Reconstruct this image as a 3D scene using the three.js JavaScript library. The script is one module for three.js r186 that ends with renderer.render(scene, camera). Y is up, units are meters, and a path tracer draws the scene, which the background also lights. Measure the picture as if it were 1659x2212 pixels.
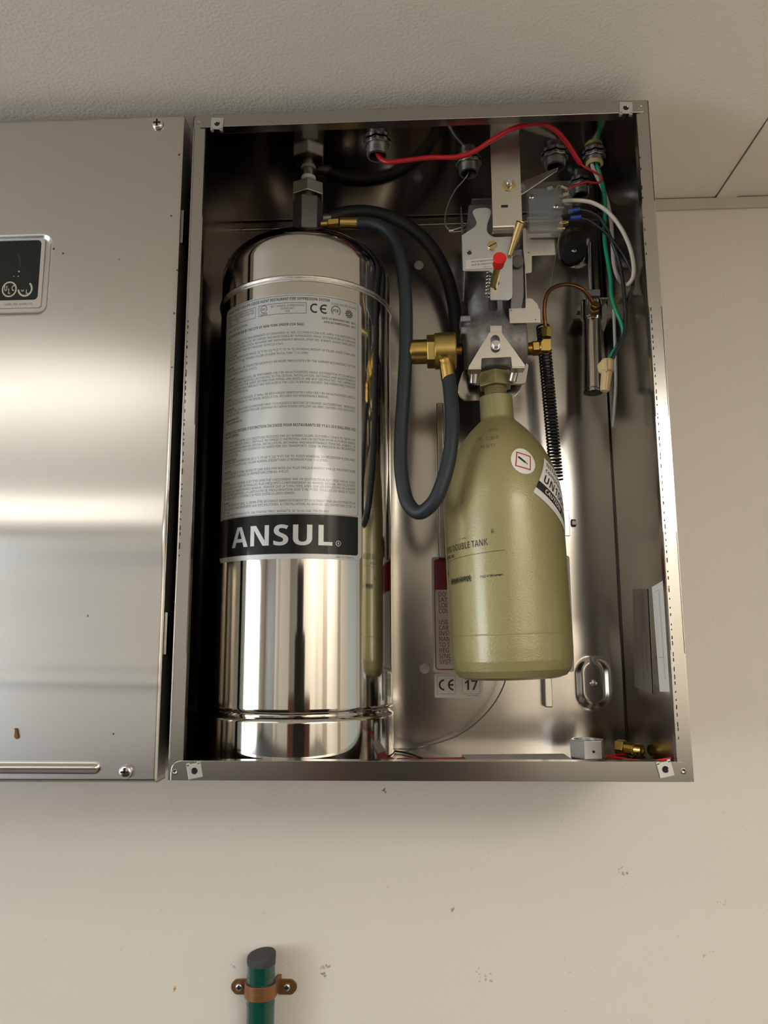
import * as THREE from 'three';
import { RoundedBoxGeometry } from 'three/addons/geometries/RoundedBoxGeometry.js';
import { MarchingCubes } from 'three/addons/objects/MarchingCubes.js';
import { mergeGeometries, mergeVertices, toCreasedNormals } from 'three/addons/utils/BufferGeometryUtils.js';
import { RectAreaLightUniformsLib } from 'three/addons/lights/RectAreaLightUniformsLib.js';
import { ImprovedNoise } from 'three/addons/math/ImprovedNoise.js';

// ---------- camera, sky, lights, exposure ----------
RectAreaLightUniformsLib.init();
const scene = new THREE.Scene();
const renderer = new THREE.WebGLRenderer({ antialias: true });
renderer.toneMapping = THREE.LinearToneMapping;
renderer.toneMappingExposure = 0.82;
renderer.shadowMap.enabled = true;
const camera = new THREE.PerspectiveCamera(66.935, 1659 / 2212, 0.05, 30);
camera.rotation.order = 'YXZ';
camera.rotation.set(0.1632, 0.0449, -0.0049);
camera.position.set(-0.0043, 0.1125, 0.8493);
scene.background = new THREE.Color().setRGB(0.87, 0.95, 1.0);           // overcast sky outside the serving hatch
scene.backgroundIntensity = 6.5;
// room, metres: cabinet wall at z = 0, hatch in the left wall, ceiling lamp to the left above the photographer
const ROOM = { x0: -1.9, x1: 1.15, y0: -1.55, y1: 0.6191, z1: 2.3 };
const HATCH = { z0: 0.95, z1: 1.92, y0: -0.62, y1: 0.40 };
const LAMPS_AND_FILL = [{ x: -0.92, z: 0.98, w: 0.95, d: 0.30, y: 0.594, power: 2.2, color: [1.0, 0.95, 0.86] }, { x: 0.73, z: 1.72, w: 0.76, d: 0.86, y: 0.594, power: 14, color: [1.0, 0.957, 0.865] }];  // second panel is added fill for the wall, not a known lamp
for (const L of LAMPS_AND_FILL) {
  const l = new THREE.RectAreaLight(new THREE.Color().setRGB(...L.color), L.power, L.w - 0.04, L.d - 0.04);
  l.position.set(L.x, L.y - 0.003, L.z); l.lookAt(L.x, -5, L.z); l.name = 'ceiling_lamp_or_fill_light'; scene.add(l);
}
const dayLight = new THREE.RectAreaLight(new THREE.Color().setRGB(0.89, 0.95, 1.0), 5, HATCH.z1 - HATCH.z0, HATCH.y1 - HATCH.y0);
dayLight.position.set(ROOM.x0 - 0.05, (HATCH.y0 + HATCH.y1) / 2, (HATCH.z0 + HATCH.z1) / 2); dayLight.lookAt(5, dayLight.position.y, dayLight.position.z); dayLight.name = 'serving_hatch_light';
scene.add(dayLight);

// ---------- helpers ----------
const V = (x, y, z) => new THREE.Vector3(x, y, z), v3 = (a) => new THREE.Vector3(...a);
const noise = new ImprovedNoise();
let seed = 11; const rnd = () => { seed = (seed * 1664525 + 1013904223) >>> 0; return seed / 4294967296; };
const rgb = (r, g, b) => new THREE.Color().setRGB(r, g, b);
const used = {};
const numbered = (n) => { used[n] = (used[n] ?? -1) + 1; return used[n] ? n + '_' + String(used[n]).padStart(3, '0') : n; };
function shade(o) { o.castShadow = o.receiveShadow = true; return o; }
function thing(name, label, category, pos = [0, 0, 0], group) {
  const o = new THREE.Group(); o.name = numbered(name); o.position.set(...pos); scene.add(o);
  o.userData = { label, category }; if (group) o.userData.group = group;
  return o;
}
// a part: geometry in scene coordinates, moved into the frame of its thing
function part(parent, name, geo, m, label) {
  const base = V(0, 0, 0); for (let q = parent; q && q !== scene; q = q.parent) base.add(q.position);
  geo.translate(-base.x, -base.y, -base.z);
  const o = shade(new THREE.Mesh(geo, m)); o.name = name; parent.add(o); if (label) o.userData.label = label;
  return o;
}
function struct(name, geo, m, parent = scene) {
  const o = shade(new THREE.Mesh(geo, m)); o.name = name; parent.add(o);
  if (parent === scene) o.userData.kind = 'structure';
  return o;
}
const clean = (g) => { const r = g.index ? g.toNonIndexed() : g; for (const k of Object.keys(r.attributes)) if (!['position', 'normal', 'uv'].includes(k)) r.deleteAttribute(k); if (!r.attributes.uv) r.setAttribute('uv', new THREE.BufferAttribute(new Float32Array(r.attributes.position.count * 2), 2)); return r; };
const creased = (g, a) => toCreasedNormals(g.scale(1000, 1000, 1000), a).scale(0.001, 0.001, 0.001);   // it merges points on a 1 cm grid, so in millimetres
const merge = (...gs) => mergeGeometries(gs.flat().map(clean));
// uv in metres from the dominant side of the normal
function uvm(g, turn) {
  const p = g.attributes.position, n = g.attributes.normal, uv = new Float32Array(p.count * 2);
  for (let i = 0; i < p.count; i++) {
    const ax = Math.abs(n.getX(i)), ay = Math.abs(n.getY(i)), az = Math.abs(n.getZ(i)), x = p.getX(i), y = p.getY(i), z = p.getZ(i);
    let u = x, v = y; if (ax > ay && ax > az) { u = z; v = y; } else if (ay > az) { u = x; v = z; }
    uv[2 * i] = turn ? v : u; uv[2 * i + 1] = turn ? u : v;
  }
  g.setAttribute('uv', new THREE.BufferAttribute(uv, 2)); return g;
}
const box = (x0, x1, y0, y1, z0, z1, r = 0.0004) => {
  const g = new RoundedBoxGeometry(x1 - x0, y1 - y0, z1 - z0, 2, Math.min(r, (x1 - x0) * 0.45, (y1 - y0) * 0.45, (z1 - z0) * 0.45));
  g.translate((x0 + x1) / 2, (y0 + y1) / 2, (z0 + z1) / 2); return uvm(clean(g));
};
const plainBox = (x0, x1, y0, y1, z0, z1) => uvm(clean(new THREE.BoxGeometry(x1 - x0, y1 - y0, z1 - z0).translate((x0 + x1) / 2, (y0 + y1) / 2, (z0 + z1) / 2)));
function lathe(prof, seg = 48, crease = 0.6) {                          // uv in metres: round the axis and along the profile
  const own = prof; prof = [own[0]];                                     // rings close to the ends of long straight runs keep their shading straight
  for (let i = 1; i < own.length; i++) { const a = own[i - 1], b = own[i], L = Math.hypot(b[0] - a[0], b[1] - a[1]); if (L > 0.005) for (const k of [0.0006 / L, 1 - 0.0006 / L]) prof.push([a[0] + (b[0] - a[0]) * k, a[1] + (b[1] - a[1]) * k]); prof.push(b); }
  const g = new THREE.LatheGeometry(prof.map(([r, y]) => new THREE.Vector2(Math.max(r, 0), y)), seg), uv = g.attributes.uv, n = prof.length, len = [0], rm = Math.max(...prof.map((q) => q[0]));
  for (let i = 1; i < n; i++) len.push(len[i - 1] + Math.hypot(prof[i][0] - prof[i - 1][0], prof[i][1] - prof[i - 1][1]));
  for (let i = 0; i < uv.count; i++) uv.setXY(i, uv.getX(i) * 2 * Math.PI * rm, len[i % n]);
  return creased(clean(g), crease);
}
// turn a geometry built along +y so that it runs from a towards b
const aim = (g, a, b) => { const d = v3(b).sub(v3(a)).normalize(); g.applyQuaternion(new THREE.Quaternion().setFromUnitVectors(V(0, 1, 0), d)); g.translate(...a); return g; };
const dist = (a, b) => v3(a).distanceTo(v3(b));
const rod = (a, b, r, r2 = r, seg = 24, bev = 0.12) => { const L = dist(a, b), c = Math.min(r, r2) * bev; return aim(lathe([[0, 0], [r - c, 0], [r, c], [r2, L - c], [r2 - c, L], [0, L]], seg), a, b); };
const tube = (pts, r, n = 96, rs = 12) => clean(new THREE.TubeGeometry(new THREE.CatmullRomCurve3(pts.map(v3), false, 'centripetal'), n, r, rs, false));
const capped = (pts, r, n = 96, rs = 12) => { const c = new THREE.CatmullRomCurve3(pts.map(v3), false, 'centripetal'), e = [0, 1].map((t) => { const s = new THREE.SphereGeometry(r * 0.999, rs, 8); const p = c.getPoint(t); return clean(s.translate(p.x, p.y, p.z)); }); return merge(clean(new THREE.TubeGeometry(c, n, r, rs, false)), e); };
const shapeOf = (pts, holes = []) => { const s = new THREE.Shape(pts.map(([x, y]) => new THREE.Vector2(x, y))); for (const h of holes) s.holes.push(h); return s; };
const circ = (x, y, r) => { const p = new THREE.Path(); p.absarc(x, y, r, 0, Math.PI * 2, true); return p; };
const slotPath = (x, y0, y1, r) => { const p = new THREE.Path(); p.absarc(x, y1, r, 0, Math.PI, false); p.absarc(x, y0, r, Math.PI, Math.PI * 2, false); return p; };
// a plate parallel to the wall with its front face at z
const plate = (pts, z, t, holes = [], bev = 0.0003) => { const g = new THREE.ExtrudeGeometry(Array.isArray(pts) ? shapeOf(pts, holes) : pts, { depth: t - 2 * bev, bevelEnabled: bev > 0, bevelThickness: bev, bevelSize: bev, bevelOffset: -bev, bevelSegments: 2, curveSegments: 20 }); g.translate(0, 0, z - t + bev); return clean(g); };
function smoothPts(pts, rr = 0.0012, n = 4) {                            // rounds the corners of an outline
  const out = []; const N = pts.length;
  for (let i = 0; i < N; i++) {
    const p = new THREE.Vector2(...pts[i]), a = new THREE.Vector2(...pts[(i + N - 1) % N]), b = new THREE.Vector2(...pts[(i + 1) % N]);
    const da = a.clone().sub(p), db = b.clone().sub(p), r = Math.min(rr, da.length() * 0.45, db.length() * 0.45);
    const s = p.clone().add(da.setLength(r)), e = p.clone().add(db.setLength(r));
    for (let k = 0; k <= n; k++) { const t = k / n; out.push([(1 - t) ** 2 * s.x + 2 * t * (1 - t) * p.x + t * t * e.x, (1 - t) ** 2 * s.y + 2 * t * (1 - t) * p.y + t * t * e.y]); }
  }
  return out;
}
const hexShape = (r, hole) => { const s = new THREE.Shape(); for (let i = 0; i < 6; i++) s[i ? 'lineTo' : 'moveTo'](r * Math.cos(i * Math.PI / 3), r * Math.sin(i * Math.PI / 3)); s.closePath(); if (hole) s.holes.push(circ(0, 0, hole)); return s; };
// hexagon prism along +y from 0 to h, corners chamfered; r = across corners / 2
function hexNut(r, h, hole = 0, turn = 0) {
  const b = Math.min(0.0008, h * 0.15), g = new THREE.ExtrudeGeometry(hexShape(r, hole), { depth: h - 2 * b, bevelEnabled: true, bevelThickness: b, bevelSize: b, bevelOffset: -b, bevelSegments: 2, curveSegments: 24 });
  g.translate(0, 0, b).rotateX(-Math.PI / 2).rotateY(turn); return clean(g);
}
// pan head with a cross or one slot, axis +y
function panHead(r, h, slot) {
  const prof = []; for (let i = 0; i <= 10; i++) { const a = i / 10 * Math.PI / 2; prof.push([r * Math.sin(a), h * Math.cos(a) ** 0.7]); }
  return lathe([...prof.map(([x, y]) => [x, y]), [r * 0.97, -0.0003], [0, -0.0003]].reverse(), 32, 0.9);
}
const crossSlot = (r, h) => { const w = r * 0.15, l = r * 0.62; return merge(box(-l, l, h - 0.0007, h + 0.0002, -w, w, 0.0001), box(-w, w, h - 0.0007, h + 0.0002, -l, l, 0.0001)); };
function ropePath(pts, n) { return new THREE.CatmullRomCurve3(pts.map(v3), false, 'centripetal').getPoints(n); }

// ---------- textures ----------
const canvas = (w, h, draw, srgb = true) => { const c = document.createElement('canvas'); c.width = w; c.height = h; const g = c.getContext('2d'); draw(g, w, h); const t = new THREE.CanvasTexture(c); if (srgb) t.colorSpace = THREE.SRGBColorSpace; t.magFilter = THREE.LinearFilter; return t; };
function data(w, h, fn, period) {
  const a = new Uint8Array(w * h * 4);
  for (let y = 0; y < h; y++) for (let x = 0; x < w; x++) { const v = fn(x, y) * 255, i = (y * w + x) * 4; a[i] = a[i + 1] = a[i + 2] = Math.max(0, Math.min(255, v)); a[i + 3] = 255; }
  const t = new THREE.DataTexture(a, w, h); t.magFilter = THREE.LinearFilter; t.minFilter = THREE.LinearMipmapLinearFilter; t.wrapS = t.wrapT = THREE.RepeatWrapping; t.repeat.set(1 / period, 1 / period); t.needsUpdate = true; return t;
}
const tile = (n, px) => (x, y, z = 0) => { const u = x / n, w = y / n, a = noise.noise(x * px, y * px, z), b = noise.noise((x - n) * px, y * px, z), c = noise.noise(x * px, (y - n) * px, z), d = noise.noise((x - n) * px, (y - n) * px, z); return (a * (1 - u) + b * u) * (1 - w) + (c * (1 - u) + d * u) * w; };
const grain = (n, per) => { const rows = Array.from({ length: n }, () => rnd()); return data(n, n, (x, y) => { const k = rows[y] * 0.6 + 0.4 * rows[(y * 7 + 3) % n], s = 0.5 + 0.5 * noise.noise(x * 0.02 + rows[y] * 90, y * 0.31, 3.3); return 0.35 * k + 0.65 * s * 0.9; }, per); };
const brushX = grain(512, 0.12);                                       // fine scratches along u
const peel = (() => { const f = tile(512, 0.11), g = tile(512, 0.27); return data(512, 512, (x, y) => 0.5 + 0.42 * f(x, y, 1.7) + 0.2 * g(x, y, 5.1), 0.16); })();
const orange = (() => { const f = tile(512, 0.1), g = tile(512, 0.22); return data(512, 512, (x, y) => 0.5 + 0.4 * f(x, y, 4.4) + 0.2 * g(x, y, 8.1), 0.07); })();
const fineGrit = (() => { const f = tile(256, 0.4); return data(256, 256, (x, y) => 0.5 + 0.5 * f(x, y, 9.2), 0.02); })();
const castGrit = (() => { const f = tile(256, 0.21), g = tile(256, 0.5); return data(256, 256, (x, y) => 0.5 + 0.35 * f(x, y, 2.2) + 0.3 * g(x, y, 7.7), 0.012); })();

const castStain = (() => { const f = tile(256, 0.03), g = tile(256, 0.3); return data(256, 256, (x, y) => 0.72 + 0.3 * f(x, y, 6.6) + 0.22 * g(x, y, 3.9), 0.03); })();

// ---------- materials ----------
const std = (o) => new THREE.MeshStandardMaterial(o), phy = (o) => new THREE.MeshPhysicalMaterial(o);
const M = {
  doorSteel: phy({ color: rgb(0.60, 0.575, 0.54), metalness: 1, roughness: 0.27, roughnessMap: null, bumpMap: brushX, bumpScale: 0.000004, anisotropy: 0.55, name: 'brushed_door_steel' }),
  shadedTopSteel: std({ color: rgb(0.42, 0.395, 0.36), metalness: 1, roughness: 0.1, name: 'shaded_top_steel' }),  // darker than the other panels: shade under the top put into the colour
  boxSteel: phy({ color: rgb(0.51, 0.482, 0.44), metalness: 1, roughness: 0.17, bumpMap: brushX, bumpScale: 0.000004, anisotropy: 0.5, anisotropyRotation: Math.PI / 2, name: 'cabinet_steel' }),
  rimSteel: phy({ color: rgb(0.45, 0.43, 0.40), metalness: 1, roughness: 0.21, bumpMap: brushX, bumpScale: 0.000003, name: 'rim_steel' }),
  polished: std({ color: rgb(0.66, 0.63, 0.58), metalness: 1, roughness: 0.07, name: 'polished_steel' }),
  weld: std({ color: rgb(0.6, 0.57, 0.52), metalness: 1, roughness: 0.16, bumpMap: castGrit, bumpScale: 0.0002, name: 'weld' }),
  zinc: std({ color: rgb(0.60, 0.62, 0.63), metalness: 1, roughness: 0.34, bumpMap: fineGrit, bumpScale: 0.000004, name: 'zinc_plate' }),
  nickel: std({ color: rgb(0.66, 0.62, 0.56), metalness: 1, roughness: 0.3, bumpMap: fineGrit, bumpScale: 0.000003, name: 'nickel_plate' }),
  clip: std({ color: rgb(0.62, 0.62, 0.58), metalness: 0.85, roughness: 0.45, name: 'clip_zinc' }),
  bolt: std({ color: rgb(0.72, 0.72, 0.72), metalness: 1, roughness: 0.22, name: 'bolt_zinc' }),
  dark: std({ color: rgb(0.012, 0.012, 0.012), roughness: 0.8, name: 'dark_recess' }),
  cast: std({ color: rgb(0.36, 0.355, 0.345), map: castStain, metalness: 0.65, roughness: 0.52, bumpMap: castGrit, bumpScale: 0.00012, name: 'cast_aluminium' }),
  pewter: std({ color: rgb(0.25, 0.245, 0.25), metalness: 0.9, roughness: 0.42, name: 'grey_fitting' }),
  conduit: std({ color: rgb(0.44, 0.42, 0.39), metalness: 1, roughness: 0.36, name: 'conduit_zinc' }),
  brass: std({ color: rgb(0.64, 0.44, 0.13), metalness: 1, roughness: 0.27, name: 'brass' }),
  oldBrass: std({ color: rgb(0.50, 0.36, 0.12), metalness: 1, roughness: 0.38, bumpMap: castGrit, bumpScale: 0.00004, name: 'cast_brass' }),
  gold: std({ color: rgb(0.62, 0.47, 0.2), metalness: 1, roughness: 0.33, name: 'yellow_chromate' }),
  copper: std({ color: rgb(0.46, 0.19, 0.09), metalness: 1, roughness: 0.38, name: 'copper' }),
  olive: phy({ color: rgb(0.335, 0.29, 0.125), metalness: 0.2, roughness: 0.4, clearcoat: 0.65, clearcoatRoughness: 0.2, bumpMap: orange, bumpScale: 0.0004, name: 'olive_paint' }),
  oliveSmooth: phy({ color: rgb(0.31, 0.275, 0.115), metalness: 0.25, roughness: 0.42, name: 'olive_nut_paint' }),
  hose: std({ color: rgb(0.014, 0.021, 0.027), roughness: 0.5, bumpMap: fineGrit, bumpScale: 0.00002, name: 'hose_rubber' }),
  blackRubber: std({ color: rgb(0.015, 0.015, 0.015), roughness: 0.55, name: 'black_rubber' }),
  greyRubber: std({ color: rgb(0.035, 0.034, 0.033), roughness: 0.7, name: 'dark_grey_plastic' }),
  springSteel: std({ color: rgb(0.05, 0.05, 0.052), metalness: 0.6, roughness: 0.28, name: 'blackened_spring' }),
  redWire: std({ color: rgb(0.42, 0.006, 0.014), roughness: 0.38, name: 'red_insulation' }),
  redCap: std({ color: rgb(0.72, 0.008, 0.01), roughness: 0.5, bumpMap: castGrit, bumpScale: 0.00006, name: 'red_vinyl' }),
  whiteWire: std({ color: rgb(0.62, 0.54, 0.46), roughness: 0.4, name: 'white_insulation' }),
  greenWire: std({ color: rgb(0.01, 0.30, 0.14), roughness: 0.38, name: 'green_insulation' }),
  blackWire: std({ color: rgb(0.01, 0.01, 0.011), roughness: 0.4, name: 'black_insulation' }),
  blue: std({ color: rgb(0.006, 0.05, 0.28), roughness: 0.4, name: 'blue_terminal' }),
  tan: std({ color: rgb(0.66, 0.49, 0.25), roughness: 0.5, name: 'tan_nylon' }),
  yellow: std({ color: rgb(0.55, 0.46, 0.16), roughness: 0.45, name: 'yellow_bushing' }),
  clear: phy({ color: rgb(0.86, 0.88, 0.9), roughness: 0.12, transmission: 1, thickness: 0, ior: 1.5, name: 'clear_plastic' }),
  smoke: phy({ color: rgb(0.92, 0.93, 0.94), roughness: 0.24, transmission: 0.9, thickness: 0, ior: 1.5, name: 'grey_switch_plastic' }),
  alu: std({ color: rgb(0.9, 0.9, 0.9), metalness: 1, roughness: 0.34, name: 'machined_aluminium' }),
  teflon: std({ color: rgb(0.7, 0.7, 0.68), roughness: 0.6, name: 'thread_tape' }),
  pipeGreen: phy({ color: rgb(0.002, 0.066, 0.046), roughness: 0.25, clearcoat: 0.6, clearcoatRoughness: 0.15, name: 'green_enamel' }),
  pipeCap: std({ color: rgb(0.055, 0.055, 0.05), roughness: 0.75, name: 'black_pipe_cap' }),
  strapCopper: std({ color: rgb(0.30, 0.145, 0.06), metalness: 0.7, roughness: 0.42, name: 'coppered_strap' }),
  trim: std({ color: rgb(0.56, 0.52, 0.44), roughness: 0.5, name: 'trim_plastic' }),
  paper: std({ color: rgb(0.6, 0.58, 0.56), roughness: 0.6, name: 'paper' }),
  redPaper: std({ color: rgb(0.36, 0.02, 0.02), roughness: 0.6, name: 'red_paper' }),
};
const printed = (map, o = {}) => phy({ map, roughness: 0.35, clearcoat: 0.25, clearcoatRoughness: 0.2, ...o });

// ---------- the setting ----------
const wallMap = canvas(2048, 2048, (g, W, H) => {                       // 1.2 m square round the cabinet; u from x = -0.6, v from y = -0.5
  g.fillStyle = '#e3dbd0'; g.fillRect(0, 0, W, H);
  const P = (x, y) => [(x + 0.6) / 1.2 * W, H - (y + 0.5) / 1.2 * H];
  const smudge = ([x, y], rx, ry, a, c, n) => { for (let i = 0; i < n; i++) { const [u, v] = P(x + (rnd() - 0.5) * rx, y + (rnd() - 0.5) * ry); g.fillStyle = `rgba(${c},${a * (0.4 + 0.6 * rnd())})`; g.beginPath(); g.ellipse(u, v, 1 + 2.2 * rnd(), 0.8 + 1.2 * rnd(), rnd() * 3, 0, 7); g.fill(); } };
  for (let i = 0; i < 500; i++) smudge([-0.6 + 1.2 * rnd(), -0.5 + 1.2 * rnd()], 0.002, 0.002, 0.10, '90,80,62', 1);
  for (const [p, rx, ry, n, a] of [[[[.2018,-.121]][0], 0.014, 0.008, 7, 0.45], [[[.0559,-.221]][0], 0.018, 0.014, 10, 0.3], [[[-.1048,-.2157]][0], 0.01, 0.003, 8, 0.45], [[[-.1062,-.2227]][0], 0.004, 0.006, 5, 0.6], [[[.0268,-.1603]][0], 0.005, 0.004, 4, 0.45], [[[-.0436,-.0442]][0], 0.003, 0.003, 4, 0.8], [[[.2798,-.1989]][0], 0.012, 0.006, 5, 0.2], [[[-.1985,-.2165]][0], 0.006, 0.004, 4, 0.3], [[[.297,-.1511]][0], 0.01, 0.004, 5, 0.18]]) smudge(p, rx, ry, a, '78,70,58', n);
  smudge([[-.2586,-.2383]][0], 0.002, 0.004, 0.9, '176,112,20', 4);
});
wallMap.wrapS = wallMap.wrapT = THREE.ClampToEdgeWrapping; wallMap.repeat.set(1 / 1.2, 1 / 1.2); wallMap.offset.set(0.5, 0.5 / 1.2);
const wallPaint = std({ map: wallMap, roughness: 0.62, bumpMap: peel, bumpScale: 0.0004, name: 'wall_paint' });
const roomPaint = std({ color: '#e2d9cd', roughness: 0.65, bumpMap: peel, bumpScale: 0.0004, name: 'room_paint' });
const ceilPaint = std({ color: '#f3ebde', roughness: 0.6, bumpMap: peel, bumpScale: 0.0006, name: 'ceiling_panel_face' });
const T = 0.1, R_ = ROOM;
struct('wall_back', plainBox(R_.x0 - T, R_.x1 + T, R_.y0, R_.y1 + T, -T, 0), wallPaint);
const wl = 'wall_left';
struct(wl, merge(plainBox(R_.x0 - T, R_.x0, R_.y0, HATCH.y0, 0, R_.z1), plainBox(R_.x0 - T, R_.x0, HATCH.y1, R_.y1 + T, 0, R_.z1), plainBox(R_.x0 - T, R_.x0, HATCH.y0, HATCH.y1, 0, HATCH.z0), plainBox(R_.x0 - T, R_.x0, HATCH.y0, HATCH.y1, HATCH.z1, R_.z1)), roomPaint);
struct('wall_right', plainBox(R_.x1, R_.x1 + T, R_.y0, R_.y1 + T, 0, R_.z1), roomPaint);
struct('wall_front', plainBox(R_.x0 - T, R_.x1 + T, R_.y0, R_.y1 + T, R_.z1, R_.z1 + T), roomPaint);
struct('floor', plainBox(R_.x0 - T, R_.x1 + T, R_.y0 - T, R_.y0, -T, R_.z1 + T), std({ color: rgb(0.36, 0.345, 0.31), roughness: 0.5, name: 'floor_vinyl' }));
const ceil = struct('ceiling', plainBox(R_.x0 - T, R_.x1 + T, R_.y1 + 0.006, R_.y1 + T, -T, R_.z1 + T), roomPaint);
const seamX = 0.3462;
for (const [a, b] of [[R_.x0, -0.875], [-0.872, seamX - 0.0008], [seamX + 0.0008, R_.x1]]) struct('ceiling_panel', box(a, b, R_.y1, R_.y1 + 0.006, 0.0012, R_.z1, 0.0008), ceilPaint, ceil);
struct('trim_1', box(seamX, seamX + 0.0235, R_.y1 - 0.0016, R_.y1, 0.002, R_.z1, 0.0008), ceilPaint);
struct('trim_2', box(0.218, R_.x1, R_.y1 - 0.0148, R_.y1 - 0.0012, 0, 0.0035, 0.0008), M.trim);
struct('window_1', merge(plainBox(R_.x0 - T, R_.x0 + 0.01, HATCH.y1, HATCH.y1 + 0.04, HATCH.z0 - 0.04, HATCH.z1 + 0.04), plainBox(R_.x0 - T, R_.x0 + 0.01, HATCH.y0 - 0.04, HATCH.y0, HATCH.z0 - 0.04, HATCH.z1 + 0.04), plainBox(R_.x0 - T, R_.x0 + 0.01, HATCH.y0, HATCH.y1, HATCH.z0 - 0.04, HATCH.z0), plainBox(R_.x0 - T, R_.x0 + 0.01, HATCH.y0, HATCH.y1, HATCH.z1, HATCH.z1 + 0.04), plainBox(R_.x0 - 0.07, R_.x0 - 0.03, HATCH.y0, HATCH.y1, 1.52, 1.55)), std({ color: rgb(0.7, 0.7, 0.68), roughness: 0.4, name: 'hatch_frame' }));
// the ceiling lamp on the left, and the added fill panel across the room
for (const LAMP of LAMPS_AND_FILL) { const t = thing('ceiling_lamp_or_fill', LAMP.z < 1.5 ? 'short flat ceiling lamp nearer the wall, left of the steel cabinets' : 'flat ceiling fill panel across the room, added to brighten the cabinet wall', 'lamp', [LAMP.x, R_.y1, LAMP.z]);
  part(t, 'housing', box(LAMP.x - LAMP.w / 2, LAMP.x + LAMP.w / 2, LAMP.y, R_.y1, LAMP.z - LAMP.d / 2, LAMP.z + LAMP.d / 2, 0.004), std({ color: rgb(0.7, 0.7, 0.68), roughness: 0.5, name: 'lamp_housing' }));
  part(t, 'light_diffuser', box(LAMP.x - LAMP.w / 2 + 0.02, LAMP.x + LAMP.w / 2 - 0.02, LAMP.y - 0.0015, LAMP.y + 0.002, LAMP.z - LAMP.d / 2 + 0.02, LAMP.z + LAMP.d / 2 - 0.02, 0.0005), std({ color: rgb(0.8, 0.8, 0.8), emissive: rgb(1.0, 0.95, 0.86), emissiveIntensity: 1.6, name: 'lamp_glow' })); }
// added unseen: dark range to darken reflections, and a stand-in for the photographer
{ const t = thing('added_dark_range', 'long black range added unseen behind the camera to darken the steel reflections', 'range', [-0.35, R_.y0, 1.88]);
  part(t, 'body', box(-1.88, 1.13, R_.y0 + 0.002, -0.26, 1.50, 2.285, 0.01), M.greyRubber);
  for (let i = 0; i < 5; i++) { const d = part(t, 'oven_door', box(-1.84 + i * 0.6, -1.28 + i * 0.6, R_.y0 + 0.15, -0.40, 1.48, 1.50, 0.006), M.blackRubber); part(d, 'handle', rod([-1.76 + i * 0.6, -0.46, 1.455], [-1.36 + i * 0.6, -0.46, 1.455], 0.01), M.pewter); } }
{ const redBrown = std({ color: rgb(0.20, 0.065, 0.04), roughness: 0.4, name: 'stand_in_red_brown' }), t = thing('photographer_stand_in', 'dark stand-in for the photographer behind the camera, with two reddish-brown side blocks', 'stand', [-0.027, R_.y0, 1.16]);
  part(t, 'column', merge(box(-0.135, 0.080, R_.y0 + 0.002, 0.13, 1.08, 1.24, 0.02), box(-0.095, 0.040, 0.12, 0.27, 1.10, 1.22, 0.02)), M.blackRubber); part(t, 'side_block', box(-0.25, -0.138, R_.y0 + 0.002, 0.0, 1.09, 1.23, 0.006), redBrown); part(t, 'side_block', box(0.083, 0.195, R_.y0 + 0.002, 0.0, 1.09, 1.23, 0.006), redBrown); }
// toned strips added on the unseen walls to put bands into the steel reflections
for (const [i, x, w, c] of [[3, -1.85, 0.70, 0.30], [4, -1.02, 0.10, 0.55], [5, -0.40, 0.32, 0.30], [6, 0.02, 0.05, 0.5], [7, 0.84, 0.16, 0.62]]) struct('trim_' + i, plainBox(x, x + w, -0.25, R_.y1, R_.z1 - 0.012, R_.z1), std({ color: rgb(c, c * 0.95, c * 0.86), roughness: 0.45, name: 'reflection_strip' }));
for (const [i, a, b, c] of [[8, 1.75, 2.1, [0.36, 0.31, 0.26]], [9, 0.42, 0.74, [0.62, 0.70, 0.74]], [10, 1.05, 1.15, [0.4, 0.36, 0.3]]]) struct('trim_' + i, plainBox(R_.x1 - 0.012, R_.x1, -0.8, R_.y1, a, b), std({ color: rgb(...c), roughness: 0.45, name: 'reflection_strip' }));

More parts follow.
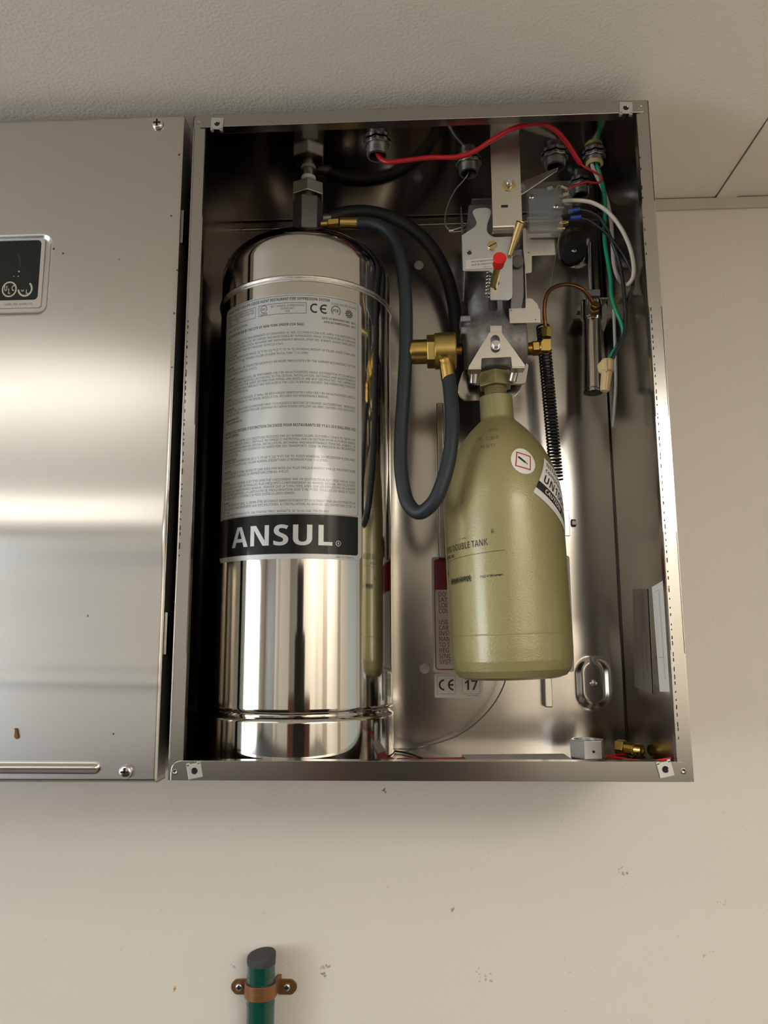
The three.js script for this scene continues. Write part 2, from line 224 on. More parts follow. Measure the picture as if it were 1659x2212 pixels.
// ---------- the open cabinet ----------
const CW = 0.2115, CH = 0.6, CF = 0.198;
function panelGrid(x0, x1, y0, y1, z, height, nx, ny) {
  const g = new THREE.PlaneGeometry(x1 - x0, y1 - y0, nx, ny); g.translate((x0 + x1) / 2, (y0 + y1) / 2, z); const p = g.attributes.position;
  for (let i = 0; i < p.count; i++) p.setZ(i, z + height(p.getX(i), p.getY(i)));
  g.computeVertexNormals(); const uv = g.attributes.uv; for (let i = 0; i < p.count; i++) uv.setXY(i, p.getX(i), p.getY(i)); return clean(g);
}
const sm = (e0, e1, x) => { const t = Math.min(1, Math.max(0, (x - e0) / (e1 - e0))); return t * t * (3 - 2 * t); };
{ const t = thing('equipment_cabinet', 'open stainless steel wall cabinet without its cover, holding the tank and the olive cylinder', 'cabinet', [0, 0, 0]);
  const dl = [.1772,.0663,.004], du = [.1808,.5595,.004];
  const dimple = (x, y, c, ry) => { const dx = x - c[0], q = Math.max(0, Math.abs(y - c[1]) - ry), d = Math.hypot(dx, q); return 0.0026 * (1 - sm(0.0105, 0.0185, d)) + 0.0010 * (1 - sm(0.017, 0.06, d)); };
  const back = part(t, 'back_panel', merge(panelGrid(-CW + 0.001, CW - 0.001, 0.001, CH - 0.001, 0.004, (x, y) => dimple(x, y, dl, 0.010) + dimple(x, y, du, 0.008) + 0.0003 * noise.noise(x * 16, y * 5, 0.4), 210, 300), plainBox(-CW + 0.001, CW - 0.001, 0.001, CH - 0.001, 0.0005, 0.0025)), M.boxSteel);
  for (const c of [dl, du]) part(back, 'screw', merge(panHead(0.0042, 0.0024).rotateX(Math.PI / 2).translate(c[0], c[1], 0.0077)), M.bolt, 'small domed screw in the pressed dimple');
  for (const c of [[-.0001,.5428,.004], [.0003,.0817,.004]]) part(back, 'hole_plug', aim(lathe([[0.0054, -0.001], [0.0054, 0.0006], [0.0049, 0.0009], [0, 0.0009]], 32), [c[0], c[1], 0.0042], [c[0], c[1], 1]), M.paper, 'pale round plug in a punched hole');
  part(t, 'side_panel', box(-CW, -CW + 0.0012, 0, CH, 0.0005, CF), M.boxSteel);
  part(t, 'side_panel', merge(panelGrid(0.004, CF, 0.001, CH - 0.001, 0, (x, y) => 0.0004 * noise.noise(x * 9, y * 6, 2.4), 40, 120).rotateY(-Math.PI / 2).translate(CW - 0.0016, 0, 0), plainBox(CW - 0.0009, CW, 0, CH, 0.0005, CF)), M.boxSteel);
  part(t, 'top_panel', box(-CW, CW, CH - 0.0012, CH, 0.0005, CF), M.shadedTopSteel);
  part(t, 'back_hem', box(-CW + 0.002, CW - 0.002, CH - 0.0085, CH - 0.0055, 0.004, 0.0072, 0.001), M.boxSteel);
  part(t, 'bottom_panel', box(-CW, CW, 0, 0.0012, 0.0005, CF), M.boxSteel);
  // front rim: two uprights with a return lip, then top and bottom strips with rounded riveted ends lapping over them
  part(t, 'front_rim', merge(box(-CW, -CW + 0.0122, 0, CH, CF - 0.0012, CF), box(-CW + 0.0110, -CW + 0.0122, 0.004, CH - 0.004, CF - 0.008, CF), rod([-CW + 0.0008, 0.016, CF], [-CW + 0.0008, CH - 0.012, CF], 0.0009, 0.0009, 12)), M.rimSteel);
  part(t, 'front_rim', merge(box(CW - 0.0122, CW, 0, CH, CF - 0.0012, CF), box(CW - 0.0122, CW - 0.0110, 0.004, CH - 0.004, CF - 0.008, CF)), M.rimSteel);
  const strip = (y0, y1, inner) => { const h = y1 - y0, s = new THREE.Shape(), a = -CW + 0.0025, b = CW - 0.0025, r = h * 0.62, k = inner > 0 ? 1 : -1, yi = k > 0 ? y1 : y0, yo = k > 0 ? y0 : y1;
    s.moveTo(a, yo); s.lineTo(b, yo); s.lineTo(b, yi - k * r); s.quadraticCurveTo(b, yi, b - r, yi); s.lineTo(a + r, yi); s.quadraticCurveTo(a, yi, a, yi - k * r); s.closePath();
    return merge(uvm(plate(s, CF + 0.0012, 0.0012)), box(-CW + 0.02, CW - 0.02, Math.min(yi - k * 0.0012, yi), Math.max(yi - k * 0.0012, yi), CF - 0.009, CF + 0.0008)); };
  part(t, 'front_rim', strip(CH - 0.0125, CH, -1), M.rimSteel);
  part(t, 'front_rim', strip(0, 0.0155, 1), M.rimSteel);
  for (const [x, y] of [[[-.2052,.5921]][0], [[.2042,.5924]][0], [[-.2055,.0067]][0], [[.2033,.0085]][0]]) part(t, 'rivet', aim(lathe([[0.0026, 0], [0.0024, 0.0003], [0.0016, 0.00035], [0.0012, 0.0001], [0, 0.0001]], 24), [x, y, CF + 0.0012], [x, y, 1]), M.rimSteel);
  const clip = (x, y, a, side) => { const s = 0.0058, hole = circ(0, 0, 0.0026), g = merge(plate([[-s, -s], [s, -s], [s, s], [-s, s]], 0.0012, 0.001, [hole], 0.0002), box(-s, -s * 0.55, side * s - 0.0012, side * s + 0.0012, -0.0022, 0.0012, 0.0003), box(s * 0.55, s, side * s - 0.0012, side * s + 0.0012, -0.0022, 0.0012, 0.0003));
    g.rotateZ(a); g.translate(x, y, CF + 0.0014); const c = part(t, 'clip_nut', g, M.clip, 'square zinc clip nut on the cabinet rim');
    part(c, 'thread_collar', aim(lathe([[0.0026, 0.001], [0.0021, 0.0002], [0.0024, -0.0004], [0.002, -0.0008]], 24), [x, y, CF + 0.0018], [x, y, 1]), M.bolt); part(c, 'hole', aim(lathe([[0.0023, 0], [0, 0]], 20), [x, y, CF + 0.00135], [x, y, 1]), M.dark); };
  for (const [q, a, side] of [[[[-.1882,.5902]][0], -0.06, -1], [[[.1901,.5918]][0], -0.06, -1], [[[-.1891,.0076]][0], 0.20, 1], [[[.189,.0097]][0], 0.22, 1]]) clip(q[0], q[1], a, side);
  // dark scraps of torn protective film along the rims
  const scraps = (x, ya, yb, n) => { const gs = []; for (let i = 0; i < n; i++) { const y = ya + (yb - ya) * (i + rnd() * 0.7) / n, h = 0.001 + rnd() * 0.003; gs.push(box(x - 0.0003 - 0.0002 * rnd(), x + 0.0003, y, y + h, CF - 0.0002, CF + 0.0003, 0.0001)); } return merge(gs); };
  part(t, 'film_scraps', merge(scraps(CW - 0.0098, 0.03, 0.40, 60), scraps(CW - 0.0108, 0.44, 0.55, 8), scraps(-CW + 0.0024, 0.18, 0.40, 34)), M.dark, 'dark torn scraps of protective film along the rim');
  // narrow vertical seam weld beads in the corner joints
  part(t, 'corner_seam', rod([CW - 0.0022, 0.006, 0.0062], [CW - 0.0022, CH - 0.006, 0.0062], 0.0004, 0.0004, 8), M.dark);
}
// ---------- the closed cabinet on the left ----------
{ const X1 = -0.2186, X0 = -0.62, Z = 0.2045, t = thing('closed_cabinet', 'closed brushed steel cabinet with a screwed-on cover and a black badge', 'cabinet', [(X0 + X1) / 2, 0, 0]);
  part(t, 'case', box(X0 + 0.004, X1 - 0.004, 0.002, CH - 0.004, 0.0005, Z - 0.012, 0.001), M.boxSteel);
  // cover: gently bulged sheet, return edges, pressed badge recess and a pressed rib low down
  const bc = [-.3654,.4442,.2045], bx1 = [-.3357,.4379,.2045][0], by1 = [-.3638,.4809,.2045][1], by0 = [-.3581,.4025,.2045][1];
  const ry = [-.3104,.0106,.2045][1], rx = [-.2657,.0107,.2045][0];
  const prof = (y) => 0.0040 * Math.exp(-(((y - 0.203) / 0.026) ** 2)) + 0.00035 * Math.exp(-(((y - 0.094) / 0.008) ** 2)) + 0.0003 * Math.exp(-(((y - 0.08) / 0.006) ** 2));
  const H = (x, y) => { let h = prof(y - 0.11 * (x + 0.3) ** 2 * sm(-0.26, -0.42, x) + 0.02 * (x + 0.3)) + 0.0005 * noise.noise(x * 6, y * 9, 7.1);
    const ex = Math.max(0, Math.abs(x - (bx1 - 0.16)) - 0.150), ey = Math.max(0, Math.abs(y - (by0 + by1) / 2) - (by1 - by0) / 2 + 0.010), d = Math.hypot(ex, ey); h -= 0.0022 * (1 - sm(0.0065, 0.0098, d));
    const dr = Math.hypot(Math.max(0, x - rx + 0.004), y - ry); h += 0.0026 * (1 - sm(0.0005, 0.0042, dr));
    // (the edges roll over)
    const edge = Math.min(X1 - x, CH - 0.0032 - y, y + 0.001); return h - 0.0018 * (1 - sm(0, 0.0022, edge)) ** 2; };
  const doorMap = canvas(1024, 1024, (g, W, Hh) => { g.fillStyle = '#fff'; g.fillRect(0, 0, W, Hh); const P = (q) => [(q[0] + 0.62) / 0.61 * W, Hh - (q[1] + 0.005) / 0.61 * Hh];
    g.fillStyle = 'rgba(60,50,40,.85)'; for (const [q, r] of [[[[-.2216,.5565]][0], 1.6], [[[-.2265,.4954]][0], 1.5], [[[-.3342,.4663]][0], 1.7], [[[-.3252,.4615]][0], 1.5], [[[-.2189,.4428]][0], 1.6], [[[-.2202,.4013]][0], 1.4], [[[-.2729,.4542]][0], 1.0], [[[-.2202,.3507]][0], 1.2], [[[-.256,.0373]][0], 1.3], [[[-.2829,.1334]][0], 1.2]]) { const [u, v] = P(q); g.beginPath(); g.ellipse(u, v, r * 0.9, r, 0.6, 0, 7); g.fill(); } });
  doorMap.wrapS = doorMap.wrapT = THREE.ClampToEdgeWrapping; doorMap.repeat.set(1 / 0.61, 1 / 0.61); doorMap.offset.set(0.62 / 0.61, 0.005 / 0.61); M.doorSteel.map = doorMap;
  const cover = part(t, 'cover', merge(panelGrid(X0, X1, -0.001, CH - 0.003, Z, H, 330, 560), box(X1 - 0.0012, X1, -0.001, CH - 0.003, Z - 0.022, Z - 0.0012), box(X0, X1, CH - 0.0042, CH - 0.003, Z - 0.022, Z - 0.0012), box(X0, X1, -0.001, 0.0002, Z - 0.022, Z - 0.0012)), M.doorSteel);
  for (const q of [[[-.2428,.5879]][0], [[-.244,.0077]][0]]) { const s = part(cover, 'screw', aim(panHead(0.0054, 0.0030), [q[0], q[1], Z + 0.0008], [q[0], q[1], 1]), M.bolt, 'cross-head screw in the steel cover'); part(cover, 'screw_recess', aim(crossSlot(0.0054, 0.0031), [q[0], q[1], Z + 0.0008], [q[0], q[1], 1]), M.dark); }
  for (const [x, a, b] of [[0, 450, 521], [0, 1322, 1414]]) { const y1 = [-.2281,.7238,.2][1]; }
  for (const [ya, yb] of [[[-.2158,.4725,.2][1], [-.2171,.5051,.2][1]], [[-.2175,.1009,.2][1], [-.219,.1362,.2][1]]]) part(t, 'latch_plate', box(X1 - 0.001, X1 + 0.0012, ya, yb, Z - 0.013, Z - 0.007, 0.0003), M.rimSteel, 'thin bright edge plate on the side of the cover');
  // badge
  const bw = 0.30, bh = by1 - by0 - 0.0113, cv = canvas(2048, 420, (g, W, Hh) => {
    g.fillStyle = '#b9b2a8'; g.fillRect(0, 0, W, Hh); const px = W / bw; g.fillStyle = '#20211f'; const right = W - 0.0034 * px, top = 0.0014 * px, bot = Hh - 0.0075 * Hh / bh;
    g.beginPath(); g.roundRect(-60, top, right + 60, bot - top, 26); g.fill();
    g.strokeStyle = '#b7b3a8'; g.fillStyle = '#b7b3a8'; g.textAlign = 'center'; g.textBaseline = 'middle';
    const X = (x) => right - x * px, cy = bot - 0.0098 * px;
    g.lineWidth = 9; g.beginPath(); g.arc(X(0.0269), cy, 43, 0, 7); g.stroke(); g.font = 'bold 46px sans-serif'; g.save(); g.translate(X(0.0269), cy); g.scale(0.72, 1); g.fillText('U', -32, -6); g.fillText('L', 0, 12); g.fillText('C', 32, -6); g.restore();
    g.lineWidth = 11; g.beginPath(); g.arc(X(0.0122), cy, 42, -0.9, 3.05); g.stroke(); g.font = 'bold 44px sans-serif'; g.save(); g.beginPath(); g.rect(X(0.0122) - 30, cy + 4, 70, 60); g.clip(); g.translate(X(0.0122), cy); g.scale(0.8, 1); g.fillText('U', -20, 0); g.fillText('L', 16, 14); g.restore();
    g.fillStyle = 'rgba(210,206,196,.8)'; for (const [a, b, r] of [[0.0192, 0.0255, 7], [0.0195, 0.0212, 5], [0.0236, 0.0212, 4]]) { g.beginPath(); g.ellipse(X(a), bot - b * px, r, r * 0.7, 0.4, 0, 7); g.fill(); }
    g.strokeStyle = 'rgba(150,148,140,.25)'; g.lineWidth = 6; g.beginPath(); g.moveTo(X(0.022), bot - 0.042 * px); g.quadraticCurveTo(X(0.018), bot - 0.036 * px, X(0.0185), bot - 0.03 * px); g.stroke();
    g.fillStyle = '#4a463f'; g.font = '18px sans-serif'; g.textAlign = 'right'; g.fillText('LABEL NO. 426862-02', right - 30, Hh - 24);
  });
  const bg = plate(smoothPts([[bx1 - 0.0075 - bw, by0 + 0.0078], [bx1 - 0.0075, by0 + 0.0078], [bx1 - 0.0075, by1 - 0.0035], [bx1 - 0.0075 - bw, by1 - 0.0035]], 0.003), Z - 0.0012, 0.0008, [], 0.0001);
  { const p = bg.attributes.position, uv = bg.attributes.uv; for (let i = 0; i < p.count; i++) uv.setXY(i, (p.getX(i) - (bx1 - 0.0075 - bw)) / bw, (p.getY(i) - by0 - 0.0078) / bh); }
  part(t, 'badge', bg, printed(cv, { roughness: 0.5, clearcoat: 0, specularIntensity: 0.4, name: 'badge_print' }), 'black badge with pale round certification marks in a pressed recess');
  part(t, 'rust_spot', plate(smoothPts([[-.3391,.0422],[-.3367,.0414],[-.3361,.0377],[-.3347,.0348],[-.3365,.0326],[-.339,.0355],[-.3381,.0388]], 0.002), Z + 0.0010, 0.0006, [], 0.0001), std({ color: rgb(0.20, 0.09, 0.03), roughness: 0.9, bumpMap: castGrit, bumpScale: 0.0003, name: 'rust' }), 'small brown rust spot');
}
// ---------- the polished tank ----------
const TX = -0.116, TZ = 0.1035, TR = 0.0855;
{ const t = thing('suppressant_tank', 'tall polished stainless steel tank with a large printed label, standing in the open cabinet', 'tank', [TX, 0.0012, TZ]);
  const put = (g) => g.translate(TX, 0, TZ);
  const dome = []; for (let i = 0; i <= 18; i++) { const a = i / 18 * Math.PI / 2; dome.push([TR * Math.cos(a) ** 0.8, 0.47 + 0.045 * Math.sin(a)]); } dome[18][0] = 0;
  part(t, 'shell', put(lathe([[TR * 0.995, 0.053], [TR, 0.0545], [TR, 0.4378], [TR, 0.462], ...dome], 160, 0.9)), M.polished);
  part(t, 'weld_bead', put(lathe([[TR - 0.0002, 0.4358], [TR + 0.0008, 0.4366], [TR + 0.0010, 0.4374], [TR + 0.0004, 0.4384], [TR + 0.0010, 0.4394], [TR + 0.0017, 0.4406], [TR + 0.0013, 0.4418], [TR - 0.0004, 0.4428]], 160, 1.5)), M.weld);
  part(t, 'base_ring', put(lathe([[TR - 0.003, 0.0012], [TR + 0.0012, 0.0016], [TR + 0.0012, 0.0440], [TR + 0.0006, 0.0462], [TR - 0.0022, 0.0478], [TR - 0.0028, 0.0492], [TR + 0.0004, 0.0508], [TR + 0.0006, 0.0518], [TR - 0.0012, 0.0534], [TR - 0.004, 0.0536]], 160, 0.9)), M.polished);
  // neck: grey hexagon adapter, union nut, nipple with thread tape
  part(t, 'hex_adapter', hexNut(0.0158, 0.055, 0, 0.25).translate(TX, 0.512, TZ), M.pewter, 'grey hexagonal adapter');
  part(t, 'union_nut', hexNut(0.0176, 0.0135, 0, 0.62).translate(TX, 0.5705, TZ), M.conduit, 'steel union nut');
  part(t, 'nipple', put(lathe([[0.0066, 0.565], [0.0066, 0.5988]], 32)), M.conduit);
  part(t, 'thread_tape', put(lathe([[0.0066, 0.5905], [0.0078, 0.591], [0.0078, 0.5945], [0.0066, 0.595]], 32)), M.teflon, 'white thread tape');
  // label
  const LY0 = 0.1815, LY1 = 0.4238, A0 = -54.5, A1 = 45, LW = (A1 - A0) * Math.PI / 180 * (TR + 0.0003), CWp = 1330, CHp = 2048;
  const map = canvas(CWp, CHp, (g, W, H) => {
    g.fillStyle = '#b9bab8'; g.fillRect(0, 0, W, H);
    const yy = (py) => (py - 654) / (1203 - 654) * H, K = '#2b2c2c';
    g.strokeStyle = K; g.lineWidth = 3; g.beginPath(); g.roundRect(24, yy(657), W - 62, yy(1113.5) - yy(657), 26); g.stroke();
    g.fillStyle = K; g.textBaseline = 'alphabetic';
    const L = 50, Rr = W - 62;
    const line = (s, py, px = 24, bold = '', justify = false, x0 = L, x1 = Rr, al = 'left') => { g.font = `${bold} ${px}px sans-serif`; const w = g.measureText(s).width, full = x1 - x0, k = justify ? full / w : Math.min(0.86, full / w); g.save(); g.translate(al === 'left' ? x0 : al === 'right' ? x1 - w * k : (x0 + x1 - w * k) / 2, yy(py)); g.scale(k, 1); g.fillText(s, 0, 0); g.restore(); };
    line('MODEL R-102 3 GALLON LIQUID AGENT RESTAURANT FIRE SUPPRESSION SYSTEM', 667, 33, 'bold', true, L, W * 0.775);
    line('UL/ULC FILE NO. EX 3470', 671.5, 24, '', false, W * 0.72, Rr + 6, 'right');
    g.lineWidth = 3; g.strokeRect(L - 4, yy(674), W * 0.265, yy(697) - yy(674)); g.strokeRect(W * 0.325, yy(673), W * 0.305, yy(696) - yy(673));
    const mark = (x, y, r, s) => { g.lineWidth = 4; g.beginPath(); g.arc(x, y, r, 0, 7); g.stroke(); g.textAlign = 'center'; g.font = `bold ${r * 0.95}px sans-serif`; g.save(); g.translate(x, y + r * 0.3); g.scale(0.8, 1); g.fillText(s, 0, 0); g.restore(); g.textAlign = 'left'; };
    mark(L + 36, yy(681), 28, 'UL'); line('LISTED', 695.5, 20, 'bold', false, L + 2, L + 90); line('WET CHEMICAL SOLUTION', 681, 22, '', true, L + 92, W * 0.285); line('EXTINGUISHING SYSTEM UNIT', 687, 22, '', true, L + 84, W * 0.29); line('140E', 693, 22, '', false, L + 120, W * 0.29);
    mark(W * 0.36, yy(681.5), 29, 'ULC'); line('LISTED', 695, 24, 'bold', false, W * 0.335, W * 0.39); line('WET CHEMICAL EXTINGUISHING', 681, 22, '', true, W * 0.405, W * 0.62); line('SYSTEM UNIT', 687, 22, '', false, W * 0.405, W * 0.62, 'mid'); line('150B', 693, 22, '', false, W * 0.405, W * 0.62, 'mid');
    g.lineWidth = 13; for (const [x, dash] of [[W * 0.682, 0], [W * 0.742, 1]]) { g.beginPath(); g.arc(x, yy(684), 32, 1.0, Math.PI * 2 - 1.0); g.stroke(); if (dash) { g.beginPath(); g.moveTo(x - 28, yy(684)); g.lineTo(x + 12, yy(684)); g.stroke(); } }
    g.strokeStyle = '#6b6b68'; g.lineWidth = 9; g.beginPath(); g.arc(W * 0.815, yy(684), 38, 2.2, 7.2); g.stroke(); g.strokeStyle = K; line('LPCB', 687, 30, 'bold', false, W * 0.785, W * 0.85);
    g.lineWidth = 5; g.beginPath(); g.arc(W * 0.905, yy(685.5), 26, 0, 7); g.stroke(); g.beginPath(); g.arc(W * 0.905, yy(685.5), 10, 0, 7); g.stroke(); for (let i = 0; i < 12; i++) { const a = i * Math.PI / 6; g.beginPath(); g.moveTo(W * 0.905 + 12 * Math.cos(a), yy(685.5) + 12 * Math.sin(a)); g.lineTo(W * 0.905 + 40 * Math.cos(a), yy(685.5) + 40 * Math.sin(a)); g.stroke(); }
    line('DATE OF MANUFACTURE:  2017', 706, 24, 'bold', false, W * 0.7, Rr, 'right'); line('DATE DE FABRICATION:  2017', 714, 24, 'bold', false, W * 0.7, Rr, 'right');
    line('SERIAL NO.  2016109386', 710, 28, '', false); line('ACCEPTED FOR USE BY THE CITY OF NEW YORK UNDER COA 5663.', 722.5, 29, 'bold', true, L, W * 0.62);
    const para = (head, py, rows, dy = 8) => { if (head) line(head, py - dy + 0.6, 21, 'bold'); rows.forEach((r, i) => line(r, py + i * dy, 25, '', i < rows.length - 1)); };
    para('TYPE', 740, ['THIS SYSTEM MEETS THE REQUIREMENTS OF STANDARDS UL 300, ULC/ORD-C1254.6-95, NFPA-17A AND NFPA-96', 'WHEN DESIGNED, INSTALLED, RECHARGED AND MAINTAINED BY AUTHORIZED ANSUL DISTRIBUTORS ACCORDING', 'TO THE DESIGN, INSTALLATION, RECHARGE AND MAINTENANCE MANUAL (PART NO. 418087). AGENT TANK MEETS', 'DOT REQUIREMENTS. TANK TEST PRESSURE: 330 PSI (22.8 bar).'], 7.6);
    para('SPECIFICATIONS', 776, ['OPERATING TEMPERATURE RANGE: 32 °F TO 130 °F (0 °C TO 54 °C). NOMINAL WEIGHT OF FILLED AGENT TANK AND', 'CAP IS 39.4 LBS. (17.9 kg). NOMINAL VOLUME OF AGENT IN FULL TANK: 11.6 LITERS.']);
    para('INSPECTION', 801, ['THE SYSTEM SHALL BE INSPECTED MONTHLY OR MORE FREQUENTLY BY THE OWNER ACCORDING TO THE', "OWNER'S MANUAL (PART NO. 418127)."]);
    para('MAINTENANCE', 825, ['SYSTEM MAINTENANCE SHALL BE PERFORMED ONLY BY AN AUTHORIZED ANSUL DISTRIBUTOR AT SIX MONTH', 'OR MORE FREQUENT INTERVALS ACCORDING TO THE DESIGN, INSTALLATION, RECHARGE AND MAINTENANCE', 'MANUAL. VERIFY THAT THE AGENT DISTRIBUTION PIPING AND NOZZLES ARE NOT OBSTRUCTED. THE CARTRIDGE', 'SHALL BE WEIGHED SEMI-ANNUALLY AND REPLACED IF THE LOSS IN WEIGHT EXCEEDS THE PERMISSIBLE WEIGHT', 'STAMPED ON THE CARTRIDGE.'], 7);
    para('RECHARGE', 868, ['IF THE SYSTEM IS DISCHARGED, IT SHALL BE RECHARGED IMMEDIATELY AND ONLY BY AN AUTHORIZED ANSUL', 'DISTRIBUTOR ACCORDING TO THE DESIGN, INSTALLATION, RECHARGE AND MAINTENANCE MANUAL.'], 7);
    para('INFORMATION', 890, ['CONTENTS: LVH LIQUID FIRE SUPPRESSANT HMIS 1-0-0/AQUEOUS MIXTURE OF ORGANIC SALTS/IRRITANT. NITROGEN', 'EXPELLENT GAS HMIS 0-0-0/HIGH PRESSURE DISCHARGE OR CARBON DIOXIDE EXPELLENT GAS HMIS 1-0-0/VERY COLD DISCHARGE.'], 7);
    line('MORE INFORMATION', 908, 22, 'bold'); line('IS ALSO AVAILABLE AT:', 915, 22, 'bold', false, L + 30, Rr);
    line("MODEL R-102 SYSTÈME D'EXTINCTION INCENDIE POUR RESTAURANTS DE 11.6 L (3.0 GALLONS US)", 936, 30, 'bold', true); line('D’AGENT LIQUIDE.', 943.5, 26, 'bold');
    para('TYPE', 958, ['CE SYSTÈME RENCONTRE LES CONDITIONS REQUISES PAR LES NORMES UL300, ULC/ORD-C1254.6-95, NFPA-17A', 'ET NFPA-96 LORSQUE CONÇU, INSTALLÉ, RECHARGÉ ET ENTRETENU PAR UN DISTRIBUTEUR AUTORISÉ ANSUL', 'CONFORMÉMENT AU MANUEL DESIGN, INSTALLATION, RECHARGE AND MAINTENANCE (ITEM NO. 418087). LE', 'RÉSERVOIR SATISFAIT AUX EXIGENCES DU MINISTÈRE DES TRANSPORTS. ESSAI DE PRESSION DU RÉSERVOIR:', '22.8 BARS (330 PSI).'], 7);
    para('CARACTÉRISTIQUES', 1000, ["TEMPÉRATURE D'OPÉRATION: DE 0 °C ET 54 °C (32 °F ET 130 °F). POIDS NOMINAL DU RÉSERVOIR PLEIN AVEC", "CAPUCHON: 17.9 kg (39.4 LBS). VOLUME NOMINAL D'AGENT DANS LE RÉSERVOIR PLEIN: 11.6 LITRES."], 7);
    para('INSPECTION', 1024, ['LE SYSTÈME DOIT ÊTRE INSPECTÉ UNE FOIS PAR MOIS OU PLUS FRÉQUEMMENT PAR LE PROPRIÉTAIRE', 'CONFORMÉMENT AU MANUEL DU PROPRIÉTAIRE (ITEM NO. 418127).'], 7);
    para('ENTRETIEN', 1047, ["L'ENTRETIEN DU SYSTÈME DOIT ÊTRE EFFECTUÉ UNIQUEMENT PAR UN DISTRIBUTEUR AUTORISÉ ANSUL TOUS", 'LES SIX MOIS OU À DES INTERVALLES PLUS FRÉQUENTS CONFORMÉMENT AU MANUEL DESIGN, INSTALLATION,', "RECHARGE AND MAINTENANCE MANUAL. VÉRIFIER QUE LA TUYAUTERIE AINSI QUE LES DIFFUSEURS DE L'AGENT", 'NE SONT PAS OBSTRUÉS. LA CARTOUCHE DE PRESSURISATION DOIT ÊTRE PESÉE TOUS LES SIX MOIS ET DOIT', 'ÊTRE REMPLACÉE SI LA DIFFÉRENCE DE POIDS EXCÈDE LA LIMITE PERMISE.'], 7);
    para('RECHARGE', 1090, ["SI L'EXTINCTEUR EST VIDE, IL DEVRA ÊTRE RECHARGÉ IMMÉDIATEMENT ET SEULEMENT PAR UN DISTRIBUTEUR", "ANSUL AGRÉÉ, CONFORMÉMENT AUX SPÉCIFICATIONS, À L'INSTALLATION, AU MANUEL DE L'ENTRETIEN ET DE LA", 'RECHARGE.'], 7);
    line('TYCO FIRE PROTECTION PRODUCTS, ONE STANTON STREET, MARINETTE, WI  54143-2542  715-735-7411', 1110.5, 23, '', true, L, W * 0.78);
    g.fillStyle = '#050505'; g.beginPath(); g.roundRect(-40, yy(1115), W + 40 - 36, yy(1193) - yy(1115), [0, 0, 22, 0]); g.fill();
    g.fillStyle = '#b9bab7'; g.font = 'bold 212px sans-serif'; const wl_ = g.measureText('ANSUL').width, wid = W * 0.66; g.save(); g.translate(W * 0.148, yy(1176)); g.scale(wid / wl_, 1); g.fillText('ANSUL', 0, 0); g.restore(); g.strokeStyle = '#b9bab7'; g.lineWidth = 6; g.strokeText; 
    g.lineWidth = 5; g.beginPath(); g.arc(W * 0.838, yy(1171), 19, 0, 7); g.stroke(); g.font = 'bold 24px sans-serif'; g.fillText('R', W * 0.838 - 8, yy(1171) + 9);
    g.fillStyle = K; g.font = '17px sans-serif'; g.fillText('LABEL NO. 426680-02', W * 0.82, yy(1199.5));
  });
  const N = 64, NY = 12, g = new THREE.CylinderGeometry(TR + 0.0003, TR + 0.0003, LY1 - LY0, N, NY, true, A0 * Math.PI / 180, (A1 - A0) * Math.PI / 180); g.translate(TX, (LY0 + LY1) / 2, TZ);
  // round its two right-hand corners
  { const p = g.attributes.position, uv = g.attributes.uv; const wdt = LW, hgt = LY1 - LY0, rc = 0.004;
    for (let i = 0; i < p.count; i++) { const u = uv.getX(i), vv = uv.getY(i); if (vv === 0 || vv === 1) { const dx = Math.min(u, 1 - u) * wdt; if (dx < rc) { const cut = rc - Math.sqrt(Math.max(0, rc * rc - (rc - dx) ** 2)); p.setY(i, p.getY(i) + (vv ? -cut : cut)); uv.setY(i, vv ? 1 - cut / hgt : cut / hgt); } } } }
  part(t, 'label', clean(g), phy({ map, roughness: 0.42, metalness: 0.35, clearcoat: 0.4, clearcoatRoughness: 0.06, specularIntensity: 0.5, bumpMap: fineGrit, bumpScale: 0.00001, name: 'tank_label_print' }), 'silver-grey printed label with a black band and a bold maker’s name');
}
